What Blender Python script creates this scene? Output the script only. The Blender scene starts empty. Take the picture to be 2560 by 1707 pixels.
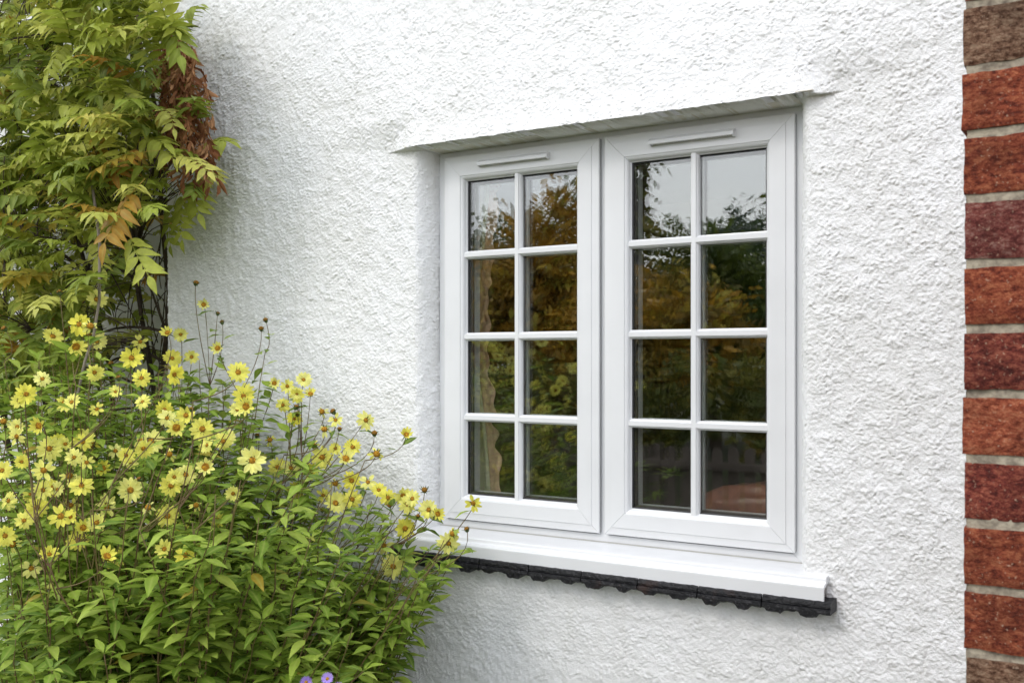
import bpy, math, random
import numpy as np
from mathutils import Vector, Matrix, noise as mnoise

R = math.radians
rnd = random.Random(7)
nrng = np.random.default_rng(11)
scn = bpy.context.scene
col = scn.collection

# ------------------------------------------------------------------ camera
YAW = R(31.6)
CAM = Vector((0.0, -2.371, 1.5))
FPX = 2489.0                     # focal length in pixels of the 2560 px wide photograph
HORIZON = 899.0
cam_d = bpy.data.cameras.new('camera')
cam_d.lens = 35.0
cam_d.sensor_width = 36.0
cam_d.shift_y = (HORIZON - 853.5) / 2560.0
cam_d.clip_start = 0.02
cam_d.clip_end = 600
cam_d.dof.use_dof = True
cam_d.dof.focus_distance = 2.75
cam_d.dof.aperture_fstop = 14.0
cam = bpy.data.objects.new('camera', cam_d)
cam.location = CAM
cam.rotation_euler = (R(90), 0, YAW)
col.objects.link(cam)
scn.camera = cam

# ------------------------------------------------------------------ sky, sun, exposure
SUN_EL, SUN_AZ = R(40), R(200)   # azimuth: clockwise from +Y
world = bpy.data.worlds.new('World')
scn.world = world
world.use_nodes = True
wn, wl = world.node_tree.nodes, world.node_tree.links
wn.clear()
w_out = wn.new('ShaderNodeOutputWorld')
w_bg = wn.new('ShaderNodeBackground')
w_sky = wn.new('ShaderNodeTexSky')
w_sky.sky_type = 'NISHITA'
w_sky.sun_disc = False
w_sky.sun_elevation = SUN_EL
w_sky.sun_rotation = SUN_AZ
w_sky.dust_density = 2.0
w_tc = wn.new('ShaderNodeTexCoord')
w_map = wn.new('ShaderNodeMapping')
w_map.inputs['Scale'].default_value = (1.0, 1.0, 2.6)
w_noise = wn.new('ShaderNodeTexNoise')
w_noise.inputs['Scale'].default_value = 2.4
w_noise.inputs['Detail'].default_value = 6
w_noise.inputs['Roughness'].default_value = 0.55
w_ramp = wn.new('ShaderNodeValToRGB')
w_ramp.color_ramp.elements[0].position = 0.30
w_ramp.color_ramp.elements[0].color = (0.42, 0.42, 0.42, 1)
w_ramp.color_ramp.elements[1].position = 0.62
w_ramp.color_ramp.elements[1].color = (0.96, 0.96, 0.96, 1)
w_mix = wn.new('ShaderNodeMix')
w_mix.data_type = 'RGBA'
w_mix.inputs[7].default_value = (12.2, 12.7, 13.5, 1)      # the even cloud layer
wl.new(w_tc.outputs['Generated'], w_map.inputs['Vector'])
wl.new(w_map.outputs['Vector'], w_noise.inputs['Vector'])
wl.new(w_noise.outputs['Fac'], w_ramp.inputs['Fac'])
wl.new(w_ramp.outputs['Color'], w_mix.inputs[0])
wl.new(w_sky.outputs['Color'], w_mix.inputs[6])
wl.new(w_mix.outputs[2], w_bg.inputs['Color'])
w_bg.inputs['Strength'].default_value = 0.15
wl.new(w_bg.outputs['Background'], w_out.inputs['Surface'])

sun_d = bpy.data.lights.new('sun', 'SUN')
sun_d.energy = 0.55
sun_d.angle = R(14)
sun_d.color = (1.0, 0.96, 0.90)
sun = bpy.data.objects.new('sun', sun_d)
sdir = Vector((math.sin(SUN_AZ) * math.cos(SUN_EL), math.cos(SUN_AZ) * math.cos(SUN_EL), math.sin(SUN_EL)))
sun.rotation_euler = sdir.to_track_quat('Z', 'Y').to_euler()
sun.location = (0, -4, 6)
col.objects.link(sun)

scn.view_settings.view_transform = 'Standard'
scn.view_settings.look = 'None'
scn.view_settings.exposure = 0.31
scn.view_settings.gamma = 1.0
scn.view_settings.use_curve_mapping = False
scn.render.engine = 'CYCLES'
scn.cycles.use_denoising = True
scn.cycles.max_bounces = 8
scn.cycles.diffuse_bounces = 4
scn.cycles.glossy_bounces = 4
scn.cycles.transmission_bounces = 4
scn.cycles.transparent_max_bounces = 24

# ------------------------------------------------------------------ helpers
VX = Vector((-math.sin(YAW), math.cos(YAW), 0))
RX = Vector((math.cos(YAW), math.sin(YAW), 0))

def at_depth(px, py, depth):
    return CAM + VX * depth + RX * ((px - 1280) / FPX * depth) + Vector((0, 0, (HORIZON - py) / FPX * depth))

def project(p):
    q = Vector(p) - CAM
    d = q.dot(VX)
    if d < 0.05:
        return None
    return (1280 + q.dot(RX) / d * FPX, HORIZON - q.z / d * FPX)

def tag(o, label=None, cat=None, group=None, kind=None):
    if label: o['label'] = label
    if cat: o['category'] = cat
    if group: o['group'] = group
    if kind: o['kind'] = kind
    return o

def empty(name, loc):
    o = bpy.data.objects.new(name, None)
    o.location = loc
    o.empty_display_size = 0.1
    col.objects.link(o)
    return o

def link(name, me, parent=None, world_loc=None):
    o = bpy.data.objects.new(name, me)
    col.objects.link(o)
    if parent is not None:
        o.parent = parent
    return o

def root_of(o):
    v = Vector((0, 0, 0))
    while o is not None:
        v += o.location
        o = o.parent
    return v

class MB:
    """collects geometry in world coordinates; build() links it as one mesh object"""
    def __init__(self):
        self.v, self.f, self.m, self.s = [], [], [], []
    def add(self, vs, fs, mi=0, smooth=False):
        b = len(self.v)
        self.v.extend([tuple(p) for p in vs])
        for f in fs:
            self.f.append(tuple(i + b for i in f)); self.m.append(mi); self.s.append(smooth)
    def box(self, lo, hi, mi=0):
        x0, y0, z0 = lo; x1, y1, z1 = hi
        self.add([(x0,y0,z0),(x1,y0,z0),(x1,y1,z0),(x0,y1,z0),(x0,y0,z1),(x1,y0,z1),(x1,y1,z1),(x0,y1,z1)],
                 [(0,3,2,1),(4,5,6,7),(0,1,5,4),(1,2,6,5),(2,3,7,6),(3,0,4,7)], mi)
    def prism(self, prof, a, b, place, mi=0, smooth=False, caps=True):
        """prof: list of 2D points, extruded from a to b; place(u, v, t) -> xyz"""
        n = len(prof)
        vs = [place(u, v, a) for u, v in prof] + [place(u, v, b) for u, v in prof]
        fs = [(i, (i + 1) % n, n + (i + 1) % n, n + i) for i in range(n)]
        self.add(vs, fs, mi, smooth)
        if caps:
            self.add(vs, [tuple(range(n))[::-1], tuple(range(n, 2 * n))], mi)
    def tube(self, pts, rads, sides=6, mi=0, cap=True):
        pts = [Vector(p) for p in pts]
        n = len(pts)
        vs = []
        up = Vector((0.3, 0.2, 1)).normalized()
        for i, p in enumerate(pts):
            t = (pts[min(i + 1, n - 1)] - pts[max(i - 1, 0)])
            if t.length < 1e-9: t = Vector((0, 0, 1))
            t.normalize()
            a = t.cross(up)
            if a.length < 1e-4: a = t.cross(Vector((1, 0, 0)))
            a.normalize(); b = t.cross(a)
            for k in range(sides):
                an = 2 * math.pi * k / sides
                vs.append(p + (a * math.cos(an) + b * math.sin(an)) * rads[i])
        fs = []
        for i in range(n - 1):
            for k in range(sides):
                k2 = (k + 1) % sides
                fs.append((i*sides+k, i*sides+k2, (i+1)*sides+k2, (i+1)*sides+k))
        if cap:
            fs.append(tuple(range(sides))); fs.append(tuple((n-1)*sides+k for k in range(sides)))
        self.add(vs, fs, mi, True)
    def build(self, name, mats, parent=None, attrs=None):
        me = bpy.data.meshes.new(name)
        off = root_of(parent) if parent is not None else Vector((0, 0, 0))
        me.from_pydata([(x - off.x, y - off.y, z - off.z) for x, y, z in self.v], [], self.f)
        if not isinstance(mats, (list, tuple)): mats = [mats]
        for m in mats: me.materials.append(m)
        me.polygons.foreach_set('material_index', self.m)
        me.polygons.foreach_set('use_smooth', self.s)
        me.update()
        return link(name, me, parent)

def np_mesh(name, V, F, mat, smooth=True, attrs=None):
    """V (n,3) array, F (m,4) or (m,3) int array"""
    me = bpy.data.meshes.new(name)
    k = F.shape[1]
    me.vertices.add(len(V)); me.vertices.foreach_set('co', np.ascontiguousarray(V, dtype=np.float32).ravel())
    me.loops.add(F.size); me.loops.foreach_set('vertex_index', np.ascontiguousarray(F, dtype=np.int32).ravel())
    me.polygons.add(len(F))
    me.polygons.foreach_set('loop_start', np.arange(0, F.size, k, dtype=np.int32))
    me.polygons.foreach_set('use_smooth', np.full(len(F), smooth, dtype=bool))
    if attrs:
        for an, av in attrs.items():
            at = me.attributes.new(an, 'FLOAT', 'POINT')
            at.data.foreach_set('value', np.ascontiguousarray(av, dtype=np.float32))
    me.materials.append(mat)
    me.update(calc_edges=True)
    return me

def hash2(ix, iy, seed):
    h = (ix.astype(np.int64) * 374761393 + iy.astype(np.int64) * 668265263 + seed * 1274126177) & 0xFFFFFFFF
    h = ((h ^ (h >> 13)) * 1274126177) & 0xFFFFFFFF
    h = h ^ (h >> 16)
    return (h & 0xFFFFFF) / float(0xFFFFFF)

def vnoise(x, y, scale, seed):
    x = x / scale; y = y / scale
    ix = np.floor(x); iy = np.floor(y)
    fx = x - ix; fy = y - iy
    fx = fx * fx * (3 - 2 * fx); fy = fy * fy * (3 - 2 * fy)
    a = hash2(ix, iy, seed); b = hash2(ix + 1, iy, seed)
    c = hash2(ix, iy + 1, seed); d = hash2(ix + 1, iy + 1, seed)
    return (a * (1 - fx) + b * fx) * (1 - fy) + (c * (1 - fx) + d * fx) * fy

def sstep(a, b, x):
    t = np.clip((x - a) / (b - a), 0, 1)
    return t * t * (3 - 2 * t)

# ------------------------------------------------------------------ materials
def mat_base(name):
    m = bpy.data.materials.new(name)
    m.use_nodes = True
    nt = m.node_tree
    return m, nt.nodes, nt.links, nt.nodes['Principled BSDF']

def plain(name, rgb, rough=0.5, spec=0.5, noise=0.0, nscale=20.0, bump=0.0, bscale=200.0, dirt=None):
    m, n, l, p = mat_base(name)
    p.inputs['Roughness'].default_value = rough
    p.inputs['Specular IOR Level'].default_value = spec
    p.inputs['Base Color'].default_value = (*rgb, 1)
    tc = n.new('ShaderNodeTexCoord')
    if noise > 0 or dirt:
        nz = n.new('ShaderNodeTexNoise'); nz.inputs['Scale'].default_value = nscale; nz.inputs['Detail'].default_value = 6
        l.new(tc.outputs['Object'], nz.inputs['Vector'])
        rp = n.new('ShaderNodeValToRGB')
        d = dirt or tuple(c * (1 - noise) for c in rgb)
        rp.color_ramp.elements[0].color = (*d, 1); rp.color_ramp.elements[0].position = 0.3
        rp.color_ramp.elements[1].color = (*rgb, 1); rp.color_ramp.elements[1].position = 0.62
        l.new(nz.outputs['Fac'], rp.inputs['Fac']); l.new(rp.outputs['Color'], p.inputs['Base Color'])
    if bump > 0:
        nb = n.new('ShaderNodeTexNoise'); nb.inputs['Scale'].default_value = bscale; nb.inputs['Detail'].default_value = 5
        l.new(tc.outputs['Object'], nb.inputs['Vector'])
        bp = n.new('ShaderNodeBump'); bp.inputs['Strength'].default_value = bump; bp.inputs['Distance'].default_value = 0.002
        l.new(nb.outputs['Fac'], bp.inputs['Height']); l.new(bp.outputs['Normal'], p.inputs['Normal'])
    return m

def mat_render():
    m, n, l, p = mat_base('roughcast_white')
    tc = n.new('ShaderNodeTexCoord')
    nz = n.new('ShaderNodeTexNoise'); nz.inputs['Scale'].default_value = 3.0; nz.inputs['Detail'].default_value = 8
    nz.inputs['Roughness'].default_value = 0.65
    l.new(tc.outputs['Object'], nz.inputs['Vector'])
    rp = n.new('ShaderNodeValToRGB')
    rp.color_ramp.elements[0].color = (0.78, 0.775, 0.76, 1); rp.color_ramp.elements[0].position = 0.28
    rp.color_ramp.elements[1].color = (0.86, 0.86, 0.865, 1); rp.color_ramp.elements[1].position = 0.6
    l.new(nz.outputs['Fac'], rp.inputs['Fac'])
    # faint runs of grime and a few specks
    mp = n.new('ShaderNodeMapping'); mp.inputs['Scale'].default_value = (14, 14, 1.3)
    l.new(tc.outputs['Object'], mp.inputs['Vector'])
    st = n.new('ShaderNodeTexNoise'); st.inputs['Scale'].default_value = 1.0; st.inputs['Detail'].default_value = 7
    l.new(mp.outputs['Vector'], st.inputs['Vector'])
    sr = n.new('ShaderNodeMapRange'); sr.inputs[1].default_value = 0.56; sr.inputs[2].default_value = 0.80; sr.inputs[4].default_value = 0.22
    l.new(st.outputs['Fac'], sr.inputs[0])
    mx = n.new('ShaderNodeMix'); mx.data_type = 'RGBA'; mx.inputs[7].default_value = (0.50, 0.49, 0.43, 1)
    l.new(sr.outputs[0], mx.inputs[0]); l.new(rp.outputs['Color'], mx.inputs[6])
    sk = n.new('ShaderNodeTexNoise'); sk.inputs['Scale'].default_value = 70; sk.inputs['Detail'].default_value = 2
    l.new(tc.outputs['Object'], sk.inputs['Vector'])
    kr = n.new('ShaderNodeMapRange'); kr.inputs[1].default_value = 0.77; kr.inputs[2].default_value = 0.80; kr.inputs[4].default_value = 0.6
    l.new(sk.outputs['Fac'], kr.inputs[0])
    mk = n.new('ShaderNodeMix'); mk.data_type = 'RGBA'; mk.inputs[7].default_value = (0.25, 0.23, 0.19, 1)
    l.new(kr.outputs[0], mk.inputs[0]); l.new(mx.outputs[2], mk.inputs[6])
    l.new(mk.outputs[2], p.inputs['Base Color'])
    p.inputs['Roughness'].default_value = 0.75
    p.inputs['Specular IOR Level'].default_value = 0.25
    nb = n.new('ShaderNodeTexNoise'); nb.inputs['Scale'].default_value = 300; nb.inputs['Detail'].default_value = 4
    l.new(tc.outputs['Object'], nb.inputs['Vector'])
    bp = n.new('ShaderNodeBump'); bp.inputs['Strength'].default_value = 0.6; bp.inputs['Distance'].default_value = 0.0035
    l.new(nb.outputs['Fac'], bp.inputs['Height']); l.new(bp.outputs['Normal'], p.inputs['Normal'])
    return m

def mat_leaf(name, ramp, rough=0.45, transl=0.35, rib=(0.30, 0.36, 0.10), ribamt=0.35, spec=0.4):
    m, n, l, p = mat_base(name)
    at = n.new('ShaderNodeAttribute'); at.attribute_name = 'tint'
    oi = n.new('ShaderNodeObjectInfo')
    ad = n.new('ShaderNodeMath'); ad.operation = 'ADD'
    fr = n.new('ShaderNodeMath'); fr.operation = 'FRACT'
    l.new(at.outputs['Fac'], ad.inputs[0]); l.new(oi.outputs['Random'], ad.inputs[1]); l.new(ad.outputs[0], fr.inputs[0])
    rp = n.new('ShaderNodeValToRGB')
    els = rp.color_ramp.elements
    while len(els) < len(ramp): els.new(0.5)
    for e, (pos, c) in zip(els, ramp):
        e.position = pos; e.color = (*c, 1)
    l.new(fr.outputs[0], rp.inputs['Fac'])
    tc = n.new('ShaderNodeTexCoord')
    nz = n.new('ShaderNodeTexNoise'); nz.inputs['Scale'].default_value = 45; nz.inputs['Detail'].default_value = 4
    l.new(tc.outputs['Object'], nz.inputs['Vector'])
    mr = n.new('ShaderNodeMapRange'); mr.inputs[1].default_value = 0.3; mr.inputs[2].default_value = 0.7
    mr.inputs[3].default_value = 0.78; mr.inputs[4].default_value = 1.15
    l.new(nz.outputs['Fac'], mr.inputs[0])
    mu = n.new('ShaderNodeMix'); mu.data_type = 'RGBA'; mu.blend_type = 'MULTIPLY'; mu.inputs[0].default_value = 1
    l.new(rp.outputs['Color'], mu.inputs[6]); l.new(mr.outputs[0], mu.inputs[7])
    ra = n.new('ShaderNodeAttribute'); ra.attribute_name = 'rib'
    rm = n.new('ShaderNodeMath'); rm.operation = 'MULTIPLY'; rm.inputs[1].default_value = ribamt
    pw = n.new('ShaderNodeMath'); pw.operation = 'POWER'; pw.inputs[1].default_value = 4.0
    l.new(ra.outputs['Fac'], pw.inputs[0]); l.new(pw.outputs[0], rm.inputs[0])
    mx = n.new('ShaderNodeMix'); mx.data_type = 'RGBA'; mx.inputs[7].default_value = (*rib, 1)
    l.new(rm.outputs[0], mx.inputs[0]); l.new(mu.outputs[2], mx.inputs[6])
    l.new(mx.outputs[2], p.inputs['Base Color'])
    p.inputs['Roughness'].default_value = rough
    p.inputs['Specular IOR Level'].default_value = spec
    tr = n.new('ShaderNodeBsdfTranslucent')
    l.new(mx.outputs[2], tr.inputs['Color'])
    ms = n.new('ShaderNodeMixShader'); ms.inputs[0].default_value = transl
    l.new(p.outputs[0], ms.inputs[1]); l.new(tr.outputs[0], ms.inputs[2])
    l.new(ms.outputs[0], n['Material Output'].inputs['Surface'])
    return m

def mat_glass():
    m, n, l, p = mat_base('window_glass')
    n.remove(p)
    lw = n.new('ShaderNodeLayerWeight'); lw.inputs['Blend'].default_value = 0.5
    pw = n.new('ShaderNodeMath'); pw.operation = 'POWER'; pw.inputs[1].default_value = 5
    mr = n.new('ShaderNodeMapRange'); mr.inputs[3].default_value = 0.080; mr.inputs[4].default_value = 1.0
    l.new(lw.outputs['Facing'], pw.inputs[0]); l.new(pw.outputs[0], mr.inputs[0])
    tr = n.new('ShaderNodeBsdfTransparent'); tr.inputs['Color'].default_value = (0.965, 0.975, 0.965, 1)
    gl = n.new('ShaderNodeBsdfGlossy'); gl.inputs['Roughness'].default_value = 0.0
    gl.inputs['Color'].default_value = (1, 1, 1, 1)
    tc = n.new('ShaderNodeTexCoord')
    nz = n.new('ShaderNodeTexNoise'); nz.inputs['Scale'].default_value = 4.0; nz.inputs['Detail'].default_value = 1
    l.new(tc.outputs['Object'], nz.inputs['Vector'])
    bp = n.new('ShaderNodeBump'); bp.inputs['Strength'].default_value = 0.10; bp.inputs['Distance'].default_value = 0.0006
    l.new(nz.outputs['Fac'], bp.inputs['Height']); l.new(bp.outputs['Normal'], gl.inputs['Normal'])
    ms = n.new('ShaderNodeMixShader')
    l.new(mr.outputs[0], ms.inputs[0]); l.new(tr.outputs[0], ms.inputs[1]); l.new(gl.outputs[0], ms.inputs[2])
    l.new(ms.outputs[0], n['Material Output'].inputs['Surface'])
    return m

def mat_brick(name, c0, c1, c2, rough_bump=1.0, bscale=120):
    m, n, l, p = mat_base(name)
    tc = n.new('ShaderNodeTexCoord')
    mp = n.new('ShaderNodeMapping'); mp.inputs['Scale'].default_value = (1, 1, 1.8)
    l.new(tc.outputs['Object'], mp.inputs['Vector'])
    nz = n.new('ShaderNodeTexNoise'); nz.inputs['Scale'].default_value = 95; nz.inputs['Detail'].default_value = 10
    nz.inputs['Roughness'].default_value = 0.78
    l.new(mp.outputs['Vector'], nz.inputs['Vector'])
    rp = n.new('ShaderNodeValToRGB')
    els = rp.color_ramp.elements; els.new(0.5)
    for e, pos, c in zip(els, (0.40, 0.50, 0.60), (c0, c1, c2)):
        e.position = pos; e.color = (*c, 1)
    l.new(nz.outputs['Fac'], rp.inputs['Fac'])
    # broad burnt or bloomed patches
    bz = n.new('ShaderNodeTexNoise'); bz.inputs['Scale'].default_value = 17; bz.inputs['Detail'].default_value = 4
    l.new(tc.outputs['Object'], bz.inputs['Vector'])
    br = n.new('ShaderNodeMapRange'); br.inputs[1].default_value = 0.35; br.inputs[2].default_value = 0.65
    br.inputs[3].default_value = 0.55; br.inputs[4].default_value = 1.25
    l.new(bz.outputs['Fac'], br.inputs[0])
    mu = n.new('ShaderNodeMix'); mu.data_type = 'RGBA'; mu.blend_type = 'MULTIPLY'; mu.inputs[0].default_value = 0.8
    l.new(rp.outputs['Color'], mu.inputs[6]); l.new(br.outputs[0], mu.inputs[7])
    # pale grit and mortar specks
    sp = n.new('ShaderNodeTexNoise'); sp.inputs['Scale'].default_value = 260; sp.inputs['Detail'].default_value = 3
    l.new(tc.outputs['Object'], sp.inputs['Vector'])
    sr = n.new('ShaderNodeValToRGB')
    sr.color_ramp.elements[0].position = 0.63; sr.color_ramp.elements[0].color = (0, 0, 0, 1)
    sr.color_ramp.elements[1].position = 0.74; sr.color_ramp.elements[1].color = (0.8, 0.8, 0.8, 1)
    l.new(sp.outputs['Fac'], sr.inputs['Fac'])
    mx = n.new('ShaderNodeMix'); mx.data_type = 'RGBA'; mx.inputs[7].default_value = (0.52, 0.36, 0.25, 1)
    l.new(sr.outputs['Color'], mx.inputs[0]); l.new(mu.outputs[2], mx.inputs[6])
    l.new(mx.outputs[2], p.inputs['Base Color'])
    p.inputs['Roughness'].default_value = 0.85
    p.inputs['Specular IOR Level'].default_value = 0.2
    nb = n.new('ShaderNodeTexNoise'); nb.inputs['Scale'].default_value = bscale; nb.inputs['Detail'].default_value = 9
    nb.inputs['Roughness'].default_value = 0.7
    l.new(tc.outputs['Object'], nb.inputs['Vector'])
    bp = n.new('ShaderNodeBump'); bp.inputs['Strength'].default_value = 1.0; bp.inputs['Distance'].default_value = 0.009 * rough_bump
    l.new(nb.outputs['Fac'], bp.inputs['Height']); l.new(bp.outputs['Normal'], p.inputs['Normal'])
    return m

M_RENDER = mat_render()
M_UPVC = plain('white_upvc', (0.745, 0.75, 0.76), 0.28, 0.5, noise=0.05, nscale=7)
M_SEAL = plain('black_gasket', (0.012, 0.012, 0.014), 0.5)
M_SPACER = plain('spacer_bar', (0.05, 0.045, 0.04), 0.4)
M_GLASS = mat_glass()
M_PLASTER = plain('shaded_beige_plaster', (0.72, 0.69, 0.62), 0.7, 0.3, noise=0.16, nscale=10, bump=0.08, bscale=60)  # beige shade under the lintel is put into the plaster colour
def mat_tile():
    m, n, l, p = mat_base('black_painted_clay')
    tc = n.new('ShaderNodeTexCoord')
    def noise(sc, det, lo, hi):
        q = n.new('ShaderNodeTexNoise'); q.inputs['Scale'].default_value = sc; q.inputs['Detail'].default_value = det
        l.new(tc.outputs['Object'], q.inputs['Vector'])
        r = n.new('ShaderNodeMapRange'); r.inputs[1].default_value = lo; r.inputs[2].default_value = hi
        l.new(q.outputs['Fac'], r.inputs[0]); return q, r
    _, a = noise(22, 5, 0.56, 0.74); _, b = noise(240, 3, 0.60, 0.72); _, c = noise(9, 4, 0.64, 0.90)
    m1 = n.new('ShaderNodeMix'); m1.data_type = 'RGBA'; m1.inputs[6].default_value = (0.012, 0.012, 0.014, 1); m1.inputs[7].default_value = (0.028, 0.027, 0.030, 1)
    l.new(a.outputs[0], m1.inputs[0])
    m2 = n.new('ShaderNodeMix'); m2.data_type = 'RGBA'; m2.inputs[7].default_value = (0.085, 0.08, 0.085, 1)
    l.new(b.outputs[0], m2.inputs[0]); l.new(m1.outputs[2], m2.inputs[6])
    m3 = n.new('ShaderNodeMix'); m3.data_type = 'RGBA'; m3.inputs[7].default_value = (0.10, 0.045, 0.028, 1)
    l.new(c.outputs[0], m3.inputs[0]); l.new(m2.outputs[2], m3.inputs[6])
    l.new(m3.outputs[2], p.inputs['Base Color'])
    p.inputs['Roughness'].default_value = 0.5
    p.inputs['Specular IOR Level'].default_value = 0.3
    q, _ = noise(150, 6, 0, 1)
    bp = n.new('ShaderNodeBump'); bp.inputs['Strength'].default_value = 1.0; bp.inputs['Distance'].default_value = 0.004
    l.new(q.outputs['Fac'], bp.inputs['Height']); l.new(bp.outputs['Normal'], p.inputs['Normal'])
    return m
M_TILE = mat_tile()
M_RUST = plain('brown_foam_end', (0.10, 0.05, 0.02), 0.85, 0.2, dirt=(0.03, 0.015, 0.008), nscale=120, bump=1.0)
M_MORTAR = plain('mortar', (0.38, 0.325, 0.245), 0.9, 0.2, dirt=(0.16, 0.13, 0.10), nscale=110, bump=1.0, bscale=170)
M_BRICK = {
    'red': mat_brick('brick_orange_red', (0.10, 0.020, 0.012), (0.28, 0.060, 0.028), (0.43, 0.14, 0.066)),
    'red2': mat_brick('brick_muted_red', (0.13, 0.026, 0.014), (0.30, 0.072, 0.034), (0.44, 0.155, 0.08)),
    'dark': mat_brick('brick_dark_maroon', (0.065, 0.013, 0.011), (0.18, 0.036, 0.024), (0.33, 0.10, 0.06)),
    'purple': mat_brick('brick_purple_grey', (0.085, 0.018, 0.016), (0.20, 0.052, 0.040), (0.30, 0.15, 0.12)),
    'brown': mat_brick('brick_rough_brown', (0.08, 0.032, 0.017), (0.27, 0.145, 0.088), (0.44, 0.29, 0.19), 1.8, 190),
}
M_STEM = plain('reddish_stem', (0.17, 0.135, 0.045), 0.6, 0.3, dirt=(0.10, 0.05, 0.028), nscale=14)
M_WOOD = plain('vine_bark', (0.10, 0.075, 0.055), 0.85, 0.2, dirt=(0.04, 0.03, 0.022), nscale=40, bump=1.0, bscale=120)
M_TWIG = plain('grey_twig', (0.26, 0.22, 0.18), 0.8, 0.2, noise=0.3, nscale=30)
M_WIST = mat_leaf('wisteria_leaf', [(0.0, (0.15, 0.21, 0.028)), (0.28, (0.28, 0.34, 0.042)), (0.60, (0.43, 0.47, 0.070)),
                                    (0.91, (0.58, 0.57, 0.13)), (0.955, (0.48, 0.38, 0.055)), (1.0, (0.42, 0.20, 0.03))],
                  rough=0.46, transl=0.38, rib=(0.46, 0.48, 0.14), ribamt=0.3, spec=0.28)
M_DEAD = mat_leaf('dead_leaf', [(0.0, (0.20, 0.075, 0.030)), (0.5, (0.36, 0.155, 0.065)), (1.0, (0.50, 0.27, 0.13))],
                  rough=0.7, transl=0.2, rib=(0.35, 0.2, 0.1), ribamt=0.2, spec=0.2)
M_SLEAF = mat_leaf('sunflower_leaf', [(0.0, (0.10, 0.18, 0.024)), (0.30, (0.20, 0.31, 0.036)), (0.65, (0.31, 0.43, 0.055)),
                                      (0.975, (0.44, 0.55, 0.10)), (1.0, (0.42, 0.28, 0.035))],
                   rough=0.5, transl=0.38, rib=(0.46, 0.52, 0.14), ribamt=0.45, spec=0.22)
M_PETAL = mat_leaf('lemon_petal', [(0.0, (0.84, 0.78, 0.10)), (0.5, (0.87, 0.84, 0.20)), (1.0, (0.89, 0.87, 0.30))],
                   rough=0.55, transl=0.35, rib=(0.80, 0.62, 0.05), ribamt=0.25, spec=0.2)
M_DISC = plain('flower_disc', (0.52, 0.27, 0.02), 0.8, 0.2, dirt=(0.14, 0.055, 0.012), nscale=330, bump=1.0, bscale=500)
M_SEPAL = plain('sepal_green', (0.09, 0.13, 0.03), 0.6, 0.3, dirt=(0.035, 0.05, 0.015), nscale=200)
M_ASTER = mat_leaf('aster_petal', [(0.0, (0.32, 0.20, 0.62)), (1.0, (0.46, 0.32, 0.78))], rough=0.6, transl=0.3, rib=(0.5, 0.4, 0.8), ribamt=0.2, spec=0.2)

# ------------------------------------------------------------------ ground
def mat_ground():
    m, n, l, p = mat_base('ground_soil_lawn')
    tc = n.new('ShaderNodeTexCoord')
    nz = n.new('ShaderNodeTexNoise'); nz.inputs['Scale'].default_value = 3.0; nz.inputs['Detail'].default_value = 10
    l.new(tc.outputs['Object'], nz.inputs['Vector'])
    rp = n.new('ShaderNodeValToRGB')
    rp.color_ramp.elements[0].color = (0.035, 0.024, 0.015, 1); rp.color_ramp.elements[0].position = 0.4
    rp.color_ramp.elements[1].color = (0.06, 0.085, 0.022, 1); rp.color_ramp.elements[1].position = 0.6
    l.new(nz.outputs['Fac'], rp.inputs['Fac']); l.new(rp.outputs['Color'], p.inputs['Base Color'])
    p.inputs['Roughness'].default_value = 0.95
    return m
g = MB()
g.add([(-90, -110, 0), (90, -110, 0), (90, 60, 0), (-90, 60, 0)], [(0, 1, 2, 3)])
tag(g.build('ground', mat_ground()), kind='structure')

# ------------------------------------------------------------------ house wall with roughcast render
YW = -0.06                        # face of the wall; the window sashes stand at y = 0
XL, XR = -1.722, -0.648           # window opening
ZS, ZL = 0.935, 2.108             # bottom of the opening, underside of the lintel
XC = -2.815                       # outer corner of this wall
ZTOP = 3.3
house = empty('house_wall', (-1.7, -0.06, 0))
tag(house, 'white roughcast rendered house wall with a projecting drip lintel over the window', 'wall')

def grains(x, y, cell, seed, fill=0.8, rmin=0.55, rmax=0.95):
    """rounded, overlapping grains of uneven height thrown on a jittered grid"""
    gx = np.floor(x / cell); gy = np.floor(y / cell)
    out = np.zeros_like(x)
    for ox in (-1, 0, 1):
        for oy in (-1, 0, 1):
            cx = gx + ox; cy = gy + oy
            px = (cx + 0.1 + 0.8 * hash2(cx, cy, seed)) * cell
            py = (cy + 0.1 + 0.8 * hash2(cx, cy, seed + 1)) * cell
            r = cell * (rmin + (rmax - rmin) * hash2(cx, cy, seed + 2))
            am = hash2(cx, cy, seed + 3)
            am = np.where(am > 1 - fill, 0.35 + 0.65 * (am - 1 + fill) / fill, 0)
            st = 0.75 + 0.6 * hash2(cx, cy, seed + 4)
            d2 = (((x - px) * st) ** 2 + ((y - py) / st) ** 2) / (r * r)
            out = np.maximum(out, am * np.sqrt(np.clip(1 - d2, 0, 1)))
    return out

def roughcast(X, Z, seed=0):
    wx = X + 0.002 * (vnoise(X, Z, 0.007, 31 + seed) - 0.5)
    wz = Z + 0.002 * (vnoise(X, Z, 0.007, 32 + seed) - 0.5)
    g1 = grains(wx, wz, 0.0068, 101 + seed, 0.72)
    g2 = grains(wx * 0.8 + wz * 0.6, wz * 0.8 - wx * 0.6, 0.0047, 151 + seed, 0.80)
    c = vnoise(wx, wz, 0.022, 3 + seed)
    d = vnoise(wx, wz, 0.15, 4 + seed)
    b = vnoise(wx, wz, 0.0034, 2 + seed)
    return np.maximum(0.0041 * g1, 0.0032 * g2) * (0.50 + 0.9 * c) + 0.0007 * g2 + 0.0008 * b + 0.0014 * (c - 0.5) + 0.004 * (d - 0.5)

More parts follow.
